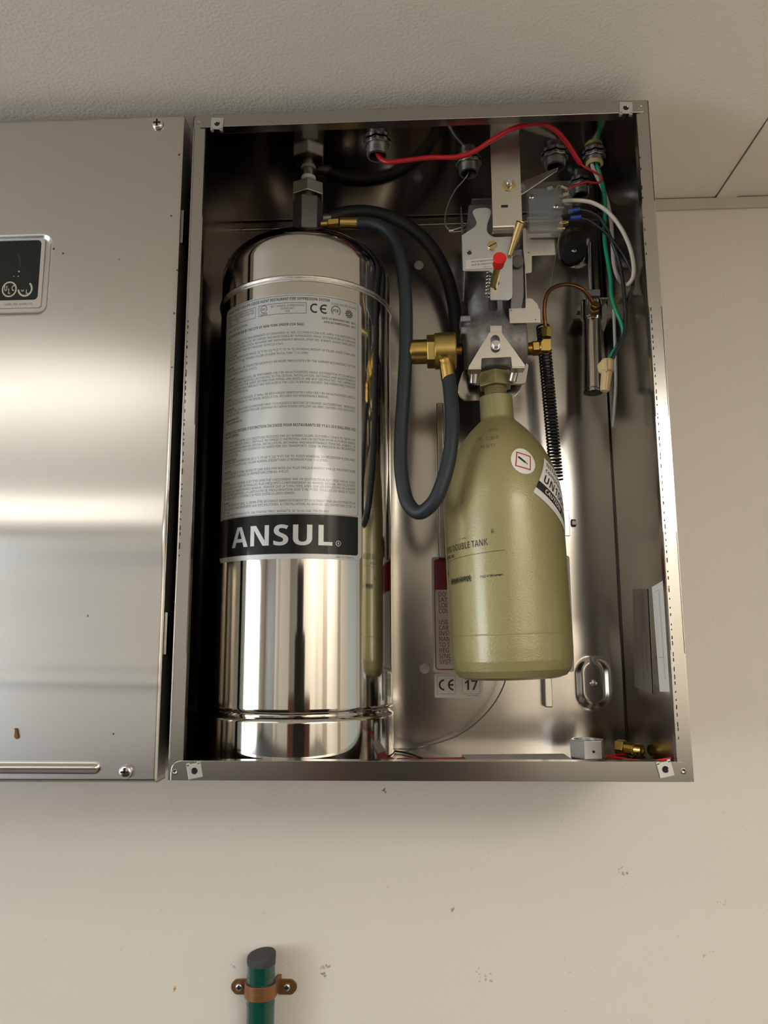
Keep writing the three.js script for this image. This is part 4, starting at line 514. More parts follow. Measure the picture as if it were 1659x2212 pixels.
// ---------- copper tube with brass elbow ----------
{ const t = thing('copper_tube', 'thin bent copper tube rising from a brass elbow at the valve to the steel actuator', 'tube', [.1257,.4216,.112]);
  part(t, 'tube', capped([[.1249,.4139,.112],[.1238,.4314,.112],[.1256,.448,.11],[.1316,.4606,.105],[.1434,.4691,.098],[.1573,.4726,.09],[.1695,.4705,.083],[.1778,.4628,.078],[.1822,.4558,.074]], 0.0019, 120, 14), M.copper);
  const e = [.1239,.3999,.112], a = [.1051,.3959,.112], b = [.1101,.3963,.112], c = [.117,.3966,.112], d = [.1206,.397,.112], n0 = [.1251,.4076,.112], n1 = [.126,.4177,.112];
  const th = [[0, 0]]; for (let i = 0; i < 5; i++) th.push([0.0058, i * 0.001], [0.0065, i * 0.001 + 0.0005]); th.push([0, 0.005]);
  part(t, 'threaded_stub', aim(lathe(th, 32, 0.3), a, b), M.brass); part(t, 'hex_collar', aim(hexNut(0.0076, dist(b, c)), b, c), M.brass); part(t, 'neck', rod(c, d, 0.0042), M.brass);
  const es = smoothPts([[.1183,.3923],[.1265,.3921],[.1288,.3944],[.1288,.4045],[.1206,.4047],[.1182,.4014]], 0.0012); part(t, 'elbow_block', plate(es, 0.1165, 0.009, [], 0.0006), M.brass, 'forged brass elbow');
  part(t, 'compression_nut', aim(hexNut(0.0054, dist(n0, n1), 0, 0.35), n0, n1), M.brass);
  const g0 = [.1836,.4528,.069], g1 = [.1827,.4558,.074], g2 = [.18,.4574,.082]; part(t, 'actuator_nut', merge(aim(hexNut(0.0055, 0.007), [g1[0], g1[1] - 0.004, 0.068], [g1[0], g1[1] - 0.001, 0.08])), M.brass, 'brass nut on the actuator'); part(t, 'compression_nut', aim(hexNut(0.0049, 0.006, 0, 0.5), [g1[0], g1[1] - 0.0018, 0.0745], [g1[0], g1[1] + 0.001, 0.084]), M.brass); }
// ---------- coil spring ----------
{ const a = [.1311,.4431,.056], b = [.139,.2755,.056], t = thing('coil_spring', 'long black coil spring hanging behind the elbow and the olive cylinder', 'spring', a);
  const L = dist(a, b), pitch = 0.00345, n = Math.floor(L / pitch), pts = []; for (let i = 0; i <= n * 14; i++) { const k = i / (n * 14), w = i / 14 * Math.PI * 2; pts.push([a[0] + (b[0] - a[0]) * k + 0.0062 * Math.cos(w), a[1] + (b[1] - a[1]) * k, 0.056 + 0.0062 * Math.sin(w)]); }
  part(t, 'coil', tube(pts, 0.00115, n * 16, 7), M.springSteel); }
// ---------- pneumatic actuator ----------
{ const t = thing('steel_actuator', 'slim stainless steel piston actuator hanging behind the wire nut on the right', 'actuator', [.1826,.408,.055]);
  const top = [.1841,.4696,.055], col = [.1845,.4485,.055], bot = [.1811,.3672,.055], R = 0.0098, L = dist(top, bot);
  part(t, 'barrel', aim(lathe([[0, 0], [R + 0.0006, 0], [R + 0.0012, 0.001], [R + 0.0012, dist(top, col) - 0.0015], [R + 0.0004, dist(top, col)], [R, dist(top, col) + 0.0008], [R, L - 0.0052], [R - 0.0006, L - 0.0045], [R + 0.0002, L - 0.004], [R + 0.0007, L - 0.002], [R + 0.0006, L - 0.0008], [R - 0.0006, L], [0.0021, L], [0.002, L - 0.0006], [0.0012, L - 0.0006], [0, L + 0.0004]], 56, 0.5), top, bot), M.boxSteel);
  const r0 = [.1865,.5407,.05], r1 = [.1841,.4773,.052]; part(t, 'piston_rod', rod(r1, r0, 0.0018, 0.0018, 18), M.bolt, 'bright piston rod');
  const q = [.1861,.4779,.054]; part(t, 'lock_nut', box(q[0] - 0.0072, q[0] + 0.0072, q[1] - 0.0038, q[1] + 0.0038, 0.046, 0.060, 0.0008), M.zinc, 'square lock nut');
  part(t, 'mounting_bracket', merge(plate(smoothPts([[.1713,.4681],[.1755,.4733],[.2004,.4769],[.2042,.4741],[.2046,.4641],[.203,.4504],[.1995,.4411],[.1939,.4664],[.1771,.4648]], 0.002), 0.0405, 0.0016), box([.1761,.4784,.05][0], [.2029,.4777,.05][0], [.1918,.4738,.05][1], [.1919,.4759,.05][1], 0.012, 0.052)), M.nickel, 'folded mounting bracket'); }
// black disc on the upper pressed dimple
{ const c = [.1766,.5485,.012], t = thing('rubber_disc', 'dark grey round disc with a centre screw in the upper right of the cabinet', 'disc', [c[0], c[1], 0.0085]);
  part(t, 'disc_body', aim(lathe([[0.0126, 0], [0.0136, 0.0008], [0.0136, 0.0085], [0.0128, 0.0095], [0.0034, 0.0095], [0.003, 0.0085], [0, 0.0085]], 56, 0.6), [c[0], c[1], 0.0088], [c[0], c[1], 1]), M.greyRubber);
  part(t, 'screw', merge(panHead(0.0031, 0.002).rotateX(Math.PI / 2).translate(c[0], c[1], 0.0178)), M.bolt, 'small bright centre screw'); }
// guide rail slot beside the disc
{ const t = thing('guide_channel', 'narrow black-edged steel channel standing right of the grey disc', 'channel', [.2008,.5301,.01]);
  part(t, 'channel', merge(box([.1962,.5179,.012][0], [.1962,.5179,.012][0] + 0.0028, [.1951,.4956,.012][1], [.1983,.5621,.012][1], 0.006, 0.014), box([.2071,.5176,.012][0], [.2071,.5176,.012][0] + 0.0018, [.209,.4841,.012][1], [.2145,.5915,.012][1], 0.006, 0.012)), M.blackRubber); }
// ---------- conduit connectors through the top of the cabinet ----------
function connector(p, r, len, o = {}) {
  const t = thing('conduit_connector', o.label, 'connector', p, 'conduit connectors through the cabinet top');
  const y0 = p[1] - 0.0008, prof = [[r * 0.84, -len], [r, -len + 0.0006]];
  for (let i = 0; i < 6; i++) { const y = -len + 0.0014 + i * (len - 0.005) / 6; prof.push([r, y], [r + 0.0005, y + 0.0005], [r, y + 0.001]); }
  prof.push([r, -0.0003], [r * 0.84, -0.0003], [r * 0.84, -len], [r, -len + 0.0001]);
  part(t, 'threaded_nipple', lathe(prof, 40, 0.3).translate(p[0], y0, p[2]), M.conduit);
  const n = 8, s = new THREE.Shape(), R = r + 0.0034; for (let i = 0; i < n * 4; i++) { const a = i / (n * 4) * Math.PI * 2, q = i % 4 < 2 ? R : R - 0.0013; s[i ? 'lineTo' : 'moveTo'](q * Math.cos(a), q * Math.sin(a)); } s.closePath(); s.holes.push(circ(0, 0, r));
  part(t, 'locknut', clean(new THREE.ExtrudeGeometry(s, { depth: 0.0026, bevelEnabled: true, bevelThickness: 0.0005, bevelSize: 0.0005, bevelSegments: 2, curveSegments: 24 }).rotateX(Math.PI / 2)).translate(p[0], y0 - 0.0006, p[2]), M.conduit);
  part(t, 'bore', lathe([[0, -0.0006], [r * 0.83, -0.0005]], 32).translate(p[0], y0 - 0.0005, p[2]), M.dark);
  if (o.bush) part(t, 'bushing', lathe([[r * 0.78, -len - 0.0022], [r * 1.02, -len - 0.0026], [r * 1.16, -len - 0.0014], [r * 1.12, -len + 0.0012], [r * 0.9, -len + 0.001], [r * 0.78, -len - 0.0022]], 36).translate(p[0], y0, p[2]), M.yellow, 'yellow plastic bushing');
  return t;
}
connector([-.0405,.5988,.1517], 0.0099, 0.0145, { label: 'leftmost conduit connector, the red cable coming out of it' });
connector([.0518,.5988,.1159], 0.0094, 0.013, { label: 'conduit connector left of the hanging strap with a thin steel cable in it' });
connector([.1391,.5988,.1206], 0.0098, 0.012, { label: 'conduit connector between the strap and the yellow bushing' });
connector([.1788,.5988,.1208], 0.0076, 0.009, { label: 'conduit connector with a yellow bushing and green and white wires', bush: true });
connector([.1753,.5988,.0689], 0.0085, 0.013, { label: 'rear conduit connector in the dark behind the clear switch cover' });
// ---------- microswitches ----------
{ const sw = (name, y0, y1, z1, z0, label, pos) => {
    const a = [.1061,.5343,.15][0], b = [.1386,.5332,.15][0], t = thing('microswitch', label, 'switch', pos);
    part(t, 'switch_case', box(a, b, y0, y1, z0, z1, 0.0015), M.smoke); part(t, 'base_block', box(a + 0.002, b - 0.002, y0 + 0.001, y1 - 0.003, z0 + 0.001, z0 + 0.004, 0.0006), M.smoke);
    for (const [k, h] of [[0.02, 0.8], [0.5, 0.75], [0.92, 0.35]]) { const x = b - 0.001 - k * 0.004; part(t, 'terminal', box(x, x + 0.0075, y0 + (y1 - y0) * h - 0.001, y0 + (y1 - y0) * h + 0.001, (z0 + z1) / 2 - 0.003, (z0 + z1) / 2 + 0.002, 0.0003), M.gold, 'brass tab terminal'); }
    part(t, 'lever_arm', box(a - 0.001, a + 0.022, y0 - 0.0012, y0 - 0.0006, (z0 + z1) / 2 - 0.003, (z0 + z1) / 2 + 0.003, 0.0002), M.bolt, 'thin steel switch arm');
    return t; };
  const yA = [.1273,.518,.15][1], yB = [.1284,.5458,.15][1], yC = [.1272,.5151,.15][1], yD = [.1266,.5006,.15][1];
  const a = sw('m', yA, yB, 0.150, 0.136, 'upper clear-covered microswitch with a resistor across its brass terminals', [0.125, yA, 0.143]);
  const c = plate(smoothPts([[.111,.5459],[.1138,.5493],[.1472,.5501],[.1479,.5156],[.1337,.5141],[.1327,.5103],[.1203,.5097],[.1052,.5189],[.108,.5372]], 0.002), 0.1545, 0.0008);
  part(a, 'clear_cover', c, M.clear, 'clear plastic cover');
  for (const q of [[.1086,.5334,.1545], [.1316,.5229,.1545]]) { const s = part(a, 'screw', aim(panHead(0.0027, 0.0018), [q[0], q[1], 0.1545], [q[0], q[1], 1]), M.bolt, 'small cross-head screw'); part(s, 'screw_recess', aim(crossSlot(0.0027, 0.0019), [q[0], q[1], 0.1545], [q[0], q[1], 1]), M.dark); }
  part(a, 'resistor', merge(rod([.1385,.5475,.149], [.1442,.5444,.149], 0.0012), tube([[.1325,.5423,.149],[.1358,.5481,.149],[.1385,.5475,.149]], 0.0003, 12, 6), tube([[.1442,.5444,.149],[.1454,.5414,.149],[.1426,.5386,.149]], 0.0003, 12, 6)), M.tan, 'tan axial resistor');
  for (const q of [[.1275,.5448,.15], [.1424,.538,.15]]) part(a, 'terminal', box(-0.0028, 0.0028, -0.0017, 0.0017, -0.0004, 0.0004, 0.0002).rotateZ(0.25).translate(q[0], q[1], 0.1505), M.bolt, 'tinned tab');
  const b = sw('m', yD, yC, 0.150, 0.136, 'lower microswitch under the clear-covered one, blue terminals plugged in', [0.125, yD, 0.143]);
  part(b, 'clear_cover', plate(smoothPts([[.1293,.5133],[.1364,.514],[.1323,.4997],[.1252,.5]], 0.001), 0.1545, 0.0008), M.clear, 'clear plastic clip');
}
// ---------- wires ----------
{ const t = thing('red_cable', 'red cable arching from the leftmost connector across the strap to the clear switch', 'cable', [.0608,.58,.165]);
  part(t, 'sheath', capped([[-0.0405, 0.592, 0.1517], [-0.0404, 0.5865, 0.152], ...[[-.0327,.5764,.154],[-.0153,.5748,.157],[.0117,.5746,.161],[.0361,.5709,.166],[.0523,.5729,.17],[.0698,.5817,.174],[.0885,.5898,.178],[.1034,.5919,.181],[.1173,.5924,.181],[.1306,.5901,.174],[.1437,.5851,.161],[.1548,.5759,.15],[.1584,.5728,.147]]], 0.0024, 160, 12), M.redWire);
  part(t, 'inner_wire', capped([[.1584,.5728,.147],[.1624,.5694,.146],[.1717,.5649,.144],[.1787,.5615,.142],[.1793,.556,.142],[.174,.5536,.143],[.1646,.5536,.145],[.1512,.5477,.148],[.1427,.5425,.149]], 0.0011, 90, 10), M.redWire, 'thin red conductor out of the sheath'); }
{ const t = thing('white_wire', 'white wire looping from the yellow bushing down the right side and back to the switch', 'wire', [.1977,.4989,.13]);
  part(t, 'insulation', capped([[0.1762, 0.595, 0.1212], [0.1764, 0.5865, 0.1212], ...[[.1806,.5796,.117],[.1874,.5669,.113],[.1932,.5512,.109],[.1962,.5324,.106],[.1965,.5075,.105],[.1966,.4868,.106],[.1979,.4703,.112],[.1997,.457,.124],[.2011,.4503,.136],[.2033,.4525,.143],[.2045,.459,.145],[.2037,.4733,.146],[.1999,.4886,.147],[.1922,.5055,.148],[.1808,.5203,.149],[.1679,.529,.149],[.1548,.5318,.149],[.1407,.5324,.148]]], 0.0020, 240, 10), M.whiteWire); }
{ const t = thing('green_wire', 'green wire running from the yellow bushing down to the tan wire nut', 'wire', [.1907,.4899,.11]);
  part(t, 'insulation', capped([[0.1812, 0.595, 0.1206], [0.1813, 0.586, 0.1206], ...[[.1835,.5807,.119],[.1873,.5644,.117],[.1883,.5466,.117],[.1865,.5258,.118],[.185,.5047,.12],[.1868,.4789,.122],[.1877,.4608,.124],[.1872,.4429,.126],[.1907,.4256,.128],[.1952,.4136,.127],[.1967,.4029,.124],[.1932,.3948,.122],[.1875,.3883,.122],[.1826,.3792,.124],[.1798,.3723,.125]]], 0.0020, 200, 10), M.greenWire); }
{ const t = thing('black_wire', 'black wire from the upper blue terminal, running beside the green wire', 'wire', [.1956,.46,.13]);
  part(t, 'insulation', capped([[.1521,.5234,.147],[.1629,.5221,.146],[.1738,.5171,.144],[.182,.5064,.141],[.1874,.4939,.138],[.1932,.4764,.136],[.196,.4576,.135],[.1976,.4342,.134],[.198,.4161,.132],[.1965,.4028,.13],[.1918,.3919,.127],[.1862,.3821,.126],[.1825,.3732,.125]], 0.0019, 160, 10), M.blackWire);
  part(t, 'crimp_terminal', rod([.1449,.5216,.147], [.1557,.5237,.147], 0.0023), M.blue, 'blue crimp terminal');
  const u = thing('black_wire', 'black wire from the lower blue terminal, bowing out to the right', 'wire', [.2011,.4793,.13]);
  part(u, 'insulation', capped([[.1526,.5151,.147],[.1625,.5129,.146],[.1769,.504,.143],[.1903,.4903,.14],[.2,.4757,.137],[.2054,.4594,.1365],[.2056,.4478,.135],[.2027,.4395,.1325],[.1995,.4292,.129],[.198,.4137,.1265],[.1955,.401,.123],[.1897,.3915,.121],[.1851,.3761,.122]], 0.0016, 150, 10), M.blackWire);
  part(u, 'crimp_terminal', rod([.1464,.5148,.147], [.1566,.5154,.147], 0.0023), M.blue, 'blue crimp terminal'); }
{ const a = [.1803,.3776,.126], b = [.1756,.346,.126], L = dist(a, b), t = thing('wire_nut', 'tan plastic wire nut with two wings on the ends of the green and black wires', 'wire nut', a);
  part(t, 'cap_body', aim((() => { const n = 72, prof = [[0.0058, 0], [0.0066, 0.002], [0.0064, 0.010], [0.0060, 0.0115], [0.0052, 0.012], [0.0046, L - 0.003], [0.0040, L - 0.0006], [0.0030, L - 0.0006], [0.0012, L - 0.0012], [0, L]]; const g = lathe(prof, n, 0.5), p = g.attributes.position; for (let i = 0; i < p.count; i++) if (p.getY(i) > 0.0118 && p.getY(i) < L - 0.001) { const an = Math.atan2(p.getZ(i), p.getX(i)), k = 1 - 0.07 * (0.5 + 0.5 * Math.cos(an * 12)); p.setX(i, p.getX(i) * k); p.setZ(i, p.getZ(i) * k); } g.computeVertexNormals(); return g; })(), a, b), M.tan);
  const wing = (pts) => plate(smoothPts(pts, 0.001), 0.1285, 0.0026, [], 0.0005);
  part(t, 'wing', wing([[.178,.3795],[.1781,.3641],[.1733,.3637],[.1707,.3652],[.1697,.3727],[.1744,.3772]]), M.tan); part(t, 'wing', wing([[.178,.3795],[.1781,.3636],[.183,.3649],[.1848,.3742],[.1819,.3771]]), M.tan); part(t, 'wing', box(-0.0006, 0.0006, -0.0065, 0.0065, 0, 0.0026, 0.0004).translate([.1767,.3703,.132][0], [.1767,.3703,.132][1], 0.131), M.tan); }
// steel cables
{ const t = thing('steel_cable', 'thin steel cable hanging from the connector left of the strap to the valve', 'cable', [.0361,.5609,.11]);
  part(t, 'strand', capped([[0.0518, 0.594, 0.1159], [0.0512, 0.586, 0.1159], ...[[.0467,.5792,.115],[.0383,.5685,.116],[.0304,.5521,.118],[.0263,.5347,.12],[.0274,.5239,.122],[.0319,.5176,.124]]], 0.0008, 80, 8), M.conduit); part(t, 'crimp_sleeve', rod([.0295,.5171,.125], [.0346,.517,.125], 0.0021, 0.0021, 16), M.bolt, 'bright crimp sleeve'); part(t, 'strand', capped([[.0319,.5186,.124],[.0395,.5215,.122],[.0457,.5255,.12],[.0511,.532,.118]], 0.0006, 40, 6), M.conduit); part(t, 'strand', capped([[.0318,.5166,.124],[.0394,.518,.122],[.0461,.5209,.12],[.052,.528,.118]], 0.0006, 40, 6), M.conduit);
  const u = thing('steel_cable', 'thin steel cable curving from the olive cylinder down to the tank foot', 'cable', [.0389,.0137,.02]);
  part(u, 'strand', capped([...[[.0843,.0849,.05],[.0795,.0665,.046],[.0703,.0488,.04],[.0551,.0311,.032],[.0365,.0163,.022],[.015,.0074,.018],[-.0066,.0022,.017]], ...[[-.0266,.0035,.0406], [-.0392,.004,.0411]]], 0.0007, 120, 8), M.pewter); 
  const w = thing('pull_cord', 'hair-thin steel cord running slanting down left of the grey disc', 'cable', [.149,.5222,.05]); part(w, 'strand', capped([[.1554,.56,.06],[.152,.5412,.055],[.1467,.5141,.05],[.1402,.4817,.045],[.1352,.4551,.045]], 0.0004, 30, 6), M.conduit); }
{ const t = thing('cable_tie', 'narrow translucent plastic tie tail hanging below the wire nut', 'cable tie', [.1934,.3507,.09]);
  const pts = [[.1917,.4342,.115],[.1921,.42,.112],[.1933,.3938,.105],[.1941,.3763,.1],[.1945,.3611,.095],[.1939,.3417,.088],[.1922,.3224,.085]], g = tube(pts, 0.0016, 60, 8), p = g.attributes.position; const zs = pts.map((q) => q); for (let i = 0; i < p.count; i++) { const k = i; } part(t, 'tail', g, phy({ color: rgb(0.55, 0.53, 0.5), roughness: 0.35, transmission: 0.3, thickness: 0, name: 'tie_nylon' })); }
// ---------- cylinder support and loose parts at the back ----------
{ const t = thing('support_rail', 'plain flat steel rail standing on the cabinet back behind the olive cylinder', 'rail', [.0921,.2003,.02]);
  part(t, 'rail_edge', box([.017,.2514,.02][0], [.025,.2513,.02][0], [.0181,.1981,.02][1], [.0209,.371,.02][1], 0.0055, 0.021, 0.0015), M.boxSteel);
  part(t, 'clamp_arm', merge(box([.1434,.2288,.06][0], [.1495,.2287,.06][0], [.1443,.2154,.06][1], [.1454,.2422,.06][1], 0.058, 0.0615, 0.0006), box([.1378,.2288,.06][0], [.1378,.2288,.06][0] + 0.002, [.1441,.2107,.06][1], [.1452,.2383,.06][1], 0.006, 0.061, 0.0006)), M.nickel, 'small clamp arm right of the cylinder');
  const q = [.1514,.2287,.06]; part(t, 'bolt', merge(aim(hexNut(0.0040, 0.005), [q[0] - 0.0003, q[1], 0.0596], [q[0] + 1, q[1], 0.0596])), M.pewter);
  part(t, 'tail_bar', box([.1244,.0555,.02][0], [.132,.0555,.02][0], [.1277,.0425,.02][1], [.1297,.0932,.02][1], 0.0055, 0.021, 0.0012), M.nickel, 'short bar end below the cylinder'); }
// ---------- labels on the cabinet walls ----------
function sheet(pts, z, map, m = {}, t = 0.0005) { const g = plate(smoothPts(pts, m.r ?? 0.003), z, t, [], 0.00008); const xs = pts.map((q) => q[0]), ys = pts.map((q) => q[1]), x0 = Math.min(...xs), x1 = Math.max(...xs), y0 = Math.min(...ys), y1 = Math.max(...ys), p = g.attributes.position, uv = g.attributes.uv; for (let i = 0; i < p.count; i++) uv.setXY(i, (p.getX(i) - x0) / (x1 - x0), (p.getY(i) - y0) / (y1 - y0)); return g; }
{ const q = [[.0094,.2012],[.1596,.2017],[.1595,.0774],[.0096,.0778]], x0 = q[0][0], x1 = q[1][0] - 0.0012, y1 = q[0][1], y0 = q[3][1];
  const map = canvas(1200, 1000, (g, W, H) => { g.fillStyle = '#f0ece6'; g.fillRect(0, 0, W, H); g.strokeStyle = '#a5101f'; g.lineWidth = 8; g.beginPath(); g.roundRect(24, 24, W - 48, H - 48, 26); g.stroke(); g.fillStyle = '#9a0d1c'; g.beginPath(); g.roundRect(20, 20, W - 40, 270, [30, 30, 0, 0]); g.fill(); g.fillStyle = '#a5101f'; g.font = '52px sans-serif';
    ['DO', 'LATI', 'LOC', 'COU', '', 'USE', 'CAR', 'INST', 'NAN', 'TO I', 'REG', 'SING', 'SYST'].forEach((s, i) => { g.save(); g.translate(52, 348 + i * 48.5); g.scale(0.95, 1); g.fillText(s, 0, 0); g.restore(); });
    g.font = '30px sans-serif'; g.textAlign = 'right'; for (const [s, y] of [["’", 330], ['5', 390], ['’', 430]]) g.fillText(s, W - 62, y); });
  const t = thing('warning_label', 'white warning label with a red header and red lettering half hidden by the olive cylinder', 'label', [(x0 + x1) / 2, y0, 0.0056]);
  part(t, 'label_sheet', sheet([[x0, y0], [x1, y0], [x1, y1], [x0, y1]], 0.0060, map), printed(map, { roughness: 0.4, name: 'warning_print' })); }
{ const q = [[.0105,.0759],[.0616,.0758],[.061,.0513],[.0101,.0514]], map = canvas(1024, 512, (g, W, H) => { g.fillStyle = '#efece6'; g.fillRect(0, 0, W, H); g.strokeStyle = '#222'; g.lineWidth = 5; for (const x of [65, 590]) { g.beginPath(); g.roundRect(x, 40, 375, 390, 26); g.stroke(); } g.strokeStyle = '#161616'; g.lineWidth = 38; for (const [x, dash] of [[215, 0], [410, 1]]) { g.beginPath(); g.arc(x, 235, 105, 1.62, Math.PI * 2 - 1.62); g.stroke(); if (dash) { g.beginPath(); g.moveTo(x - 95, 235); g.lineTo(x - 5, 235); g.stroke(); } }
    g.fillStyle = '#161616'; g.font = 'bold 300px sans-serif'; g.save(); g.translate(628, 345); g.scale(0.9, 1); g.fillText('17', 0, 0); g.restore(); g.font = 'bold 26px sans-serif'; g.fillText('LABEL NO. 430000-03', 690, 478); });
  const t = thing('approval_label', 'small white label with a certification mark and the number 17 under the warning label', 'label', [q[0][0], q[3][1], 0.0056]); part(t, 'label_sheet', sheet([[q[0][0], q[3][1]], [q[1][0], q[3][1]], [q[1][0], q[0][1]], [q[0][0], q[0][1]]], 0.0059, map, { r: 0.002 }), printed(map, { name: 'approval_print' })); }
{ const X = CW - 0.0024, mk = (w, h, bold) => canvas(w, h, (g, W, H) => { g.fillStyle = bold ? '#8f8a83' : '#e4e1dc'; g.fillRect(0, 0, W, H); g.strokeStyle = g.fillStyle = '#4a4846'; g.lineWidth = 3; g.save(); g.translate(W * 0.28, H * 0.1); g.rotate(Math.PI / 2); g.font = '60px sans-serif';
    for (let k = 0; k < 13; k++) { g.beginPath(); g.moveTo(20 + k * 46, -20 + 60 * rnd()); g.quadraticCurveTo(40 + k * 46, -60 + 70 * rnd(), 44 + k * 46 + 20 * rnd(), 20 * rnd()); g.stroke(); } g.restore();
    g.save(); g.translate(W * 0.55, H * 0.08); g.rotate(Math.PI / 2); g.font = '22px sans-serif'; for (let k = 0; k < 2; k++) for (let i = 0; i < 64; i++) g.fillRect(i * 13, k * -34, 4 + 6 * rnd(), 12); g.restore();
    if (bold) { g.save(); g.translate(W * 0.72, H * 0.05); g.rotate(Math.PI / 2); g.fillStyle = '#5b5854'; for (let k = 0; k < 2; k++) for (let i = 0; i < 26; i++) g.fillRect(i * 15, k * -50, 5 + 8 * rnd(), 38); g.fillRect(470, -44, 300, 20); g.restore(); } else { g.strokeRect(W * 0.14, H * 0.06, W * 0.5, H * 0.62); } });
  const side = (pts, map) => { const g = plate(smoothPts(pts, 0.0015), 0, 0.0004, [], 0.00008), p = g.attributes.position, uv = g.attributes.uv, xs = pts.map((q) => q[0]), ys = pts.map((q) => q[1]), x0 = Math.min(...xs), x1 = Math.max(...xs), y0 = Math.min(...ys), y1 = Math.max(...ys); for (let i = 0; i < p.count; i++) uv.setXY(i, (p.getX(i) - x0) / (x1 - x0), (p.getY(i) - y0) / (y1 - y0)); g.rotateY(-Math.PI / 2); return g.translate(X, 0, 0); };
  const zy = (a) => [a[2], a[1]], A = [[.209,.1613,.0605], [.209,.1582,.1096], [.209,.0617,.1059], [.209,.0649,.047]].map(zy), B = [[.209,.1588,.1259], [.209,.1623,.1596], [.209,.0675,.1632], [.209,.0654,.1304]].map(zy);
  const ma = mk(512, 1024, true), mb = mk(512, 1024, false);
  const t = thing('inspection_label', 'grey printed label with faint writing on the right cabinet wall, nearer the back', 'label', [X, A[2][1], 0.08]); part(t, 'label_sheet', side(A, ma), printed(ma, { roughness: 0.3, metalness: 0.6, name: 'grey_label_print' }));
  const u = thing('inspection_label', 'white label with pen strokes standing off the right cabinet wall beside the front rim', 'label', [X, B[2][1], 0.15]); const q = [[.2025,.1574,.148], [.2073,.1619,.165], [.2084,.0676,.165], [.2038,.0665,.148]], up = (a, k) => [a[0] + 0.0004 * k, a[1], a[2] - 0.0002 * k];
  const quad = (a, b, c, d, flip) => { const g = new THREE.BufferGeometry(); g.setAttribute('position', new THREE.Float32BufferAttribute([...a, ...b, ...c, ...d], 3)); g.setAttribute('uv', new THREE.Float32BufferAttribute([0, 1, 1, 1, 1, 0, 0, 0], 2)); g.setIndex(flip ? [0, 1, 2, 0, 2, 3] : [0, 2, 1, 0, 3, 2]); g.computeVertexNormals(); return clean(g); };
  part(u, 'label_sheet', merge(quad(...q, false), quad(...q.map((a) => up(a, 1)), true)), printed(mb, { name: 'white_label_print' })); }
// ---------- loose things on the cabinet floor ----------
{ const c = [.153,.0013,.0791], t = thing('hex_ring_nut', 'large bright machined hexagonal ring nut lying on the cabinet floor', 'nut', c);
  part(t, 'ring', hexNut(0.0166, 0.0168, 0.0118, 0.18).translate(c[0], 0.0014, c[2]), M.alu); const h = [c[0] + 0.0030, 0.0085]; part(t, 'set_screw_hole', rod([h[0], h[1], c[2] + 0.0120], [h[0], h[1], c[2] + 0.0150], 0.0012), M.dark, 'small drilled hole'); }
{ const a = [.1853,.0013,.0608], b = [.2064,.0013,.0726], y = 0.0085, p0 = [a[0], y, a[2]], p1 = [b[0] - 0.001, y - 0.001, b[2] + 0.004], L = dist(p0, p1), at = (k) => [p0[0] + (p1[0] - p0[0]) * k, p0[1] + (p1[1] - p0[1]) * k, p0[2] + (p1[2] - p0[2]) * k], t = thing('brass_plug', 'brass threaded plug fitting lying on its side by the right cabinet wall', 'fitting', at(0.5));
  part(t, 'hex_head', aim(hexNut(0.0078, L * 0.34), p0, p1), M.brass); const th = [[0, 0]]; for (let i = 0; i < 7; i++) th.push([0.0054, i * 0.0013], [0.0062, i * 0.0013 + 0.0006]); th.push([0.0056, 0.0096], [0.0060, 0.0105], [0.0058, L * 0.66], [0.0030, L * 0.66], [0.0026, L * 0.6], [0, L * 0.6]);
  part(t, 'thread', aim(lathe(th, 32, 0.3), at(0.34), p1), M.brass); }
{ const t = thing('red_strap', 'thin bright red plastic strap lying across the cabinet floor behind the lower rim', 'strap', [.1801,.01,.1572]);
  part(t, 'strap_tube', merge(capped([[.1711,.003,.0819], [.1786,.004,.1003], [.1716,.0134,.178], [.1817,.0139,.186], [.1899,.0156,.19], [.1966,.0167,.19]], 0.0010, 60, 8), capped([[.1695,.003,.0848], [.1804,.003,.0759], [.1919,.0028,.0683]], 0.0009, 30, 8)), M.redCap);
  const u = thing('loose_wire', 'short black cord curled on the cabinet floor by the brass plug', 'cord', [.2021,.004,.0914]); part(u, 'cord_tube', capped([[.19,.0024,.092], [.1999,.0024,.0774], [.2043,.0024,.0832], [.1943,.0086,.14], [.194,.0104,.16]], 0.0009, 40, 8), M.blackWire);
  const w = thing('loose_wire', 'two-strand black cord by the foot of the tank', 'cord', [-.0179,.004,.0573]); part(w, 'cord_tube', merge(capped([[-.0337,.003,.0502], [-.0244,.0028,.0551], [-.0142,.0028,.0707], [-.0035,.0028,.0972]], 0.0009, 40, 8)), M.blackWire); }
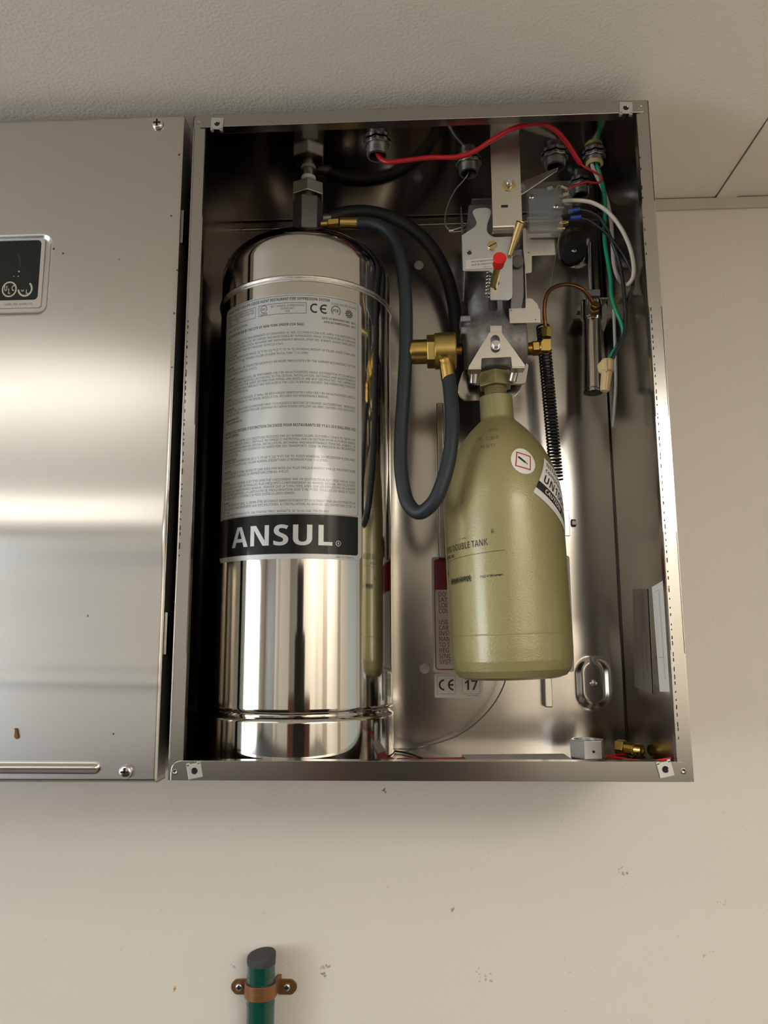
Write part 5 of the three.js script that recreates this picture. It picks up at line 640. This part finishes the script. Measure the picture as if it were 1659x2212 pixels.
{ const flat = (pts, y) => { const g = new THREE.ExtrudeGeometry(shapeOf(pts.map(([x, , z]) => [x, -z])), { depth: 0.0003, bevelEnabled: false }).rotateX(-Math.PI / 2).translate(0, y, 0); const p = g.attributes.position, uv = g.attributes.uv; for (let i = 0; i < p.count; i++) uv.setXY(i, (p.getX(i) - 0.03) / 0.11, (p.getZ(i) - 0.06) / 0.06); return clean(g); };
  const a = [[.0342,.0016,.0677], [.1338,.0016,.0604], [.1365,.0016,.1121], [.0392,.0016,.1161]], map = canvas(1024, 512, (g, W, H) => { g.fillStyle = '#b9b3ae'; g.fillRect(0, 0, W, H); g.fillStyle = '#9a3038'; g.fillRect(0, 30, W, 26); g.fillStyle = '#8a858a'; for (let i = 0; i < 26; i++) g.fillRect(60 + rnd() * 800, 100 + rnd() * 340, 30 + 110 * rnd(), 7); });
  const t = thing('instruction_sheet', 'white printed sheet with a red line lying on the cabinet floor', 'paper', a[0]); part(t, 'sheet', flat(a, 0.0019), printed(map, { roughness: 0.6, clearcoat: 0, name: 'sheet_print' }));
  const b = [[-.0271,.0014,.0879], [.0344,.0014,.0813], [.0365,.0014,.1202], [-.0293,.0014,.1263]], u = thing('red_card', 'dull red card lying flat on the cabinet floor right of the tank', 'card', b[0]); part(u, 'sheet', flat(b, 0.0014), M.redPaper); }
// ---------- green pipe below the cabinet ----------
{ const x = [-.1666,-.2233,.018][0], z = 0.0185, R = 0.0139, yt = [-.1641,-.2032,.0324][1] + 0.001, t = thing('green_pipe', 'capped dark green enamelled pipe standing against the wall below the cabinets', 'pipe', [x, -0.75, z]);
  part(t, 'pipe_tube', lathe([[R - 0.002, -0.75], [R, -0.75], [R, yt - 0.001], [R - 0.002, yt]], 56).translate(x, 0, z), M.pipeGreen);
  const cap = lathe([[R + 0.0002, -0.004], [R + 0.0005, 0.0005], [R + 0.0004, 0.0035], [R - 0.0004, 0.0048], [0, 0.0048]], 56, 0.5), p = cap.attributes.position; for (let i = 0; i < p.count; i++) if (p.getY(i) > 0) p.setY(i, p.getY(i) - 0.10 * p.getZ(i) + 0.13 * p.getX(i)); cap.computeVertexNormals();
  part(t, 'end_cap', creased(cap, 0.6).translate(x, yt, z), M.pipeCap, 'black slightly tilted end cap');
  for (const py of [[-.1638,-.2162,.0324][1], [-.1632,-.2415,.0324][1], [-.1641,-.2032,.0324][1]]) part(t, 'enamel_ridge', lathe([[R - 0.0002, -0.0006], [R + 0.00035, 0], [R - 0.0002, 0.0006]], 56).translate(x, py, z), M.pipeGreen);
  const sy0 = [-.163,-.2359,.034][1], sy1 = [-.1633,-.223,.034][1], s = thing('pipe_strap', 'brown coppered strap screwed to the wall round the green pipe', 'strap', [x, (sy0 + sy1) / 2, 0.002]);
  const Ro = R + 0.0019, Ri = R + 0.0002, loop = []; for (let i = 0; i <= 36; i++) { const a = -0.28 + i / 36 * (Math.PI + 0.56); loop.push([Math.cos(a), Math.sin(a)]); }
  const out = loop.map(([c, w]) => [Ro * c, z + Ro * w]).filter((q) => q[1] > 0.0025), inn = loop.map(([c, w]) => [Ri * c, z + Ri * w]).filter((q) => q[1] > 0.0008).reverse();
  const xr = Ro * 1.0, sh = [[0.0175, 0.0023], ...out.filter((q) => true), [-0.0175, 0.0023], [-0.0175, 0.0006], [-Ro + 0.0016, 0.0006], ...inn.reverse().reverse().slice().reverse().reverse(), [Ro - 0.0016, 0.0006], [0.0175, 0.0006]];
  const g = new THREE.ExtrudeGeometry(shapeOf(sh.map(([a, b]) => [a, -b])), { depth: sy1 - sy0 - 0.0006, bevelEnabled: true, bevelThickness: 0.0003, bevelSize: 0.0002, bevelSegments: 1 }).rotateX(-Math.PI / 2);
  part(s, 'band', creased(clean(g), 0.5).translate(x, sy0 + 0.0003, 0), M.strapCopper);
  for (const [k, q] of [[-1, [-.1919,-.2348,.004]], [1, [-.1432,-.2342,.004]]]) { const ear = smoothPts([[k * 0.0145, -0.0072], [k * 0.0290, -0.0072], [k * 0.0335, -0.0025], [k * 0.0335, 0.0030], [k * 0.0290, 0.0072], [k * 0.0145, 0.0072]], 0.002); part(s, 'ear', plate(k > 0 ? ear : ear.reverse(), 0.0028, 0.0018).translate(x, q[1], 0), M.strapCopper); const sw = part(s, 'screw', aim(panHead(0.0037, 0.0024), [q[0], q[1], 0.0028], [q[0], q[1], 1]), M.bolt, 'cross-head wall screw'); part(sw, 'screw_recess', aim(crossSlot(0.0037, 0.0026), [q[0], q[1], 0.0028], [q[0], q[1], 1]), M.dark); }
  const nm = canvas(256, 96, (c, W, H) => { c.clearRect(0, 0, W, H); c.fillStyle = 'rgba(196,140,78,.9)'; c.font = 'bold 64px sans-serif'; c.fillText('B1223', 24, 70); }), em = new THREE.CylinderGeometry(Ro + 0.0004, Ro + 0.0004, 0.005, 20, 1, true, -0.38, 0.66).translate(x, (sy0 + sy1) / 2 + 0.0004, z);
  part(s, 'stamped_number', clean(em), phy({ map: nm, transparent: true, metalness: 0.5, roughness: 0.4, name: 'strap_stamp' }), 'small stamped characters'); }

scene.traverse((o) => { if (o.isLight) { o.castShadow = o.isRectAreaLight ? false : true; } });
renderer.render(scene, camera);
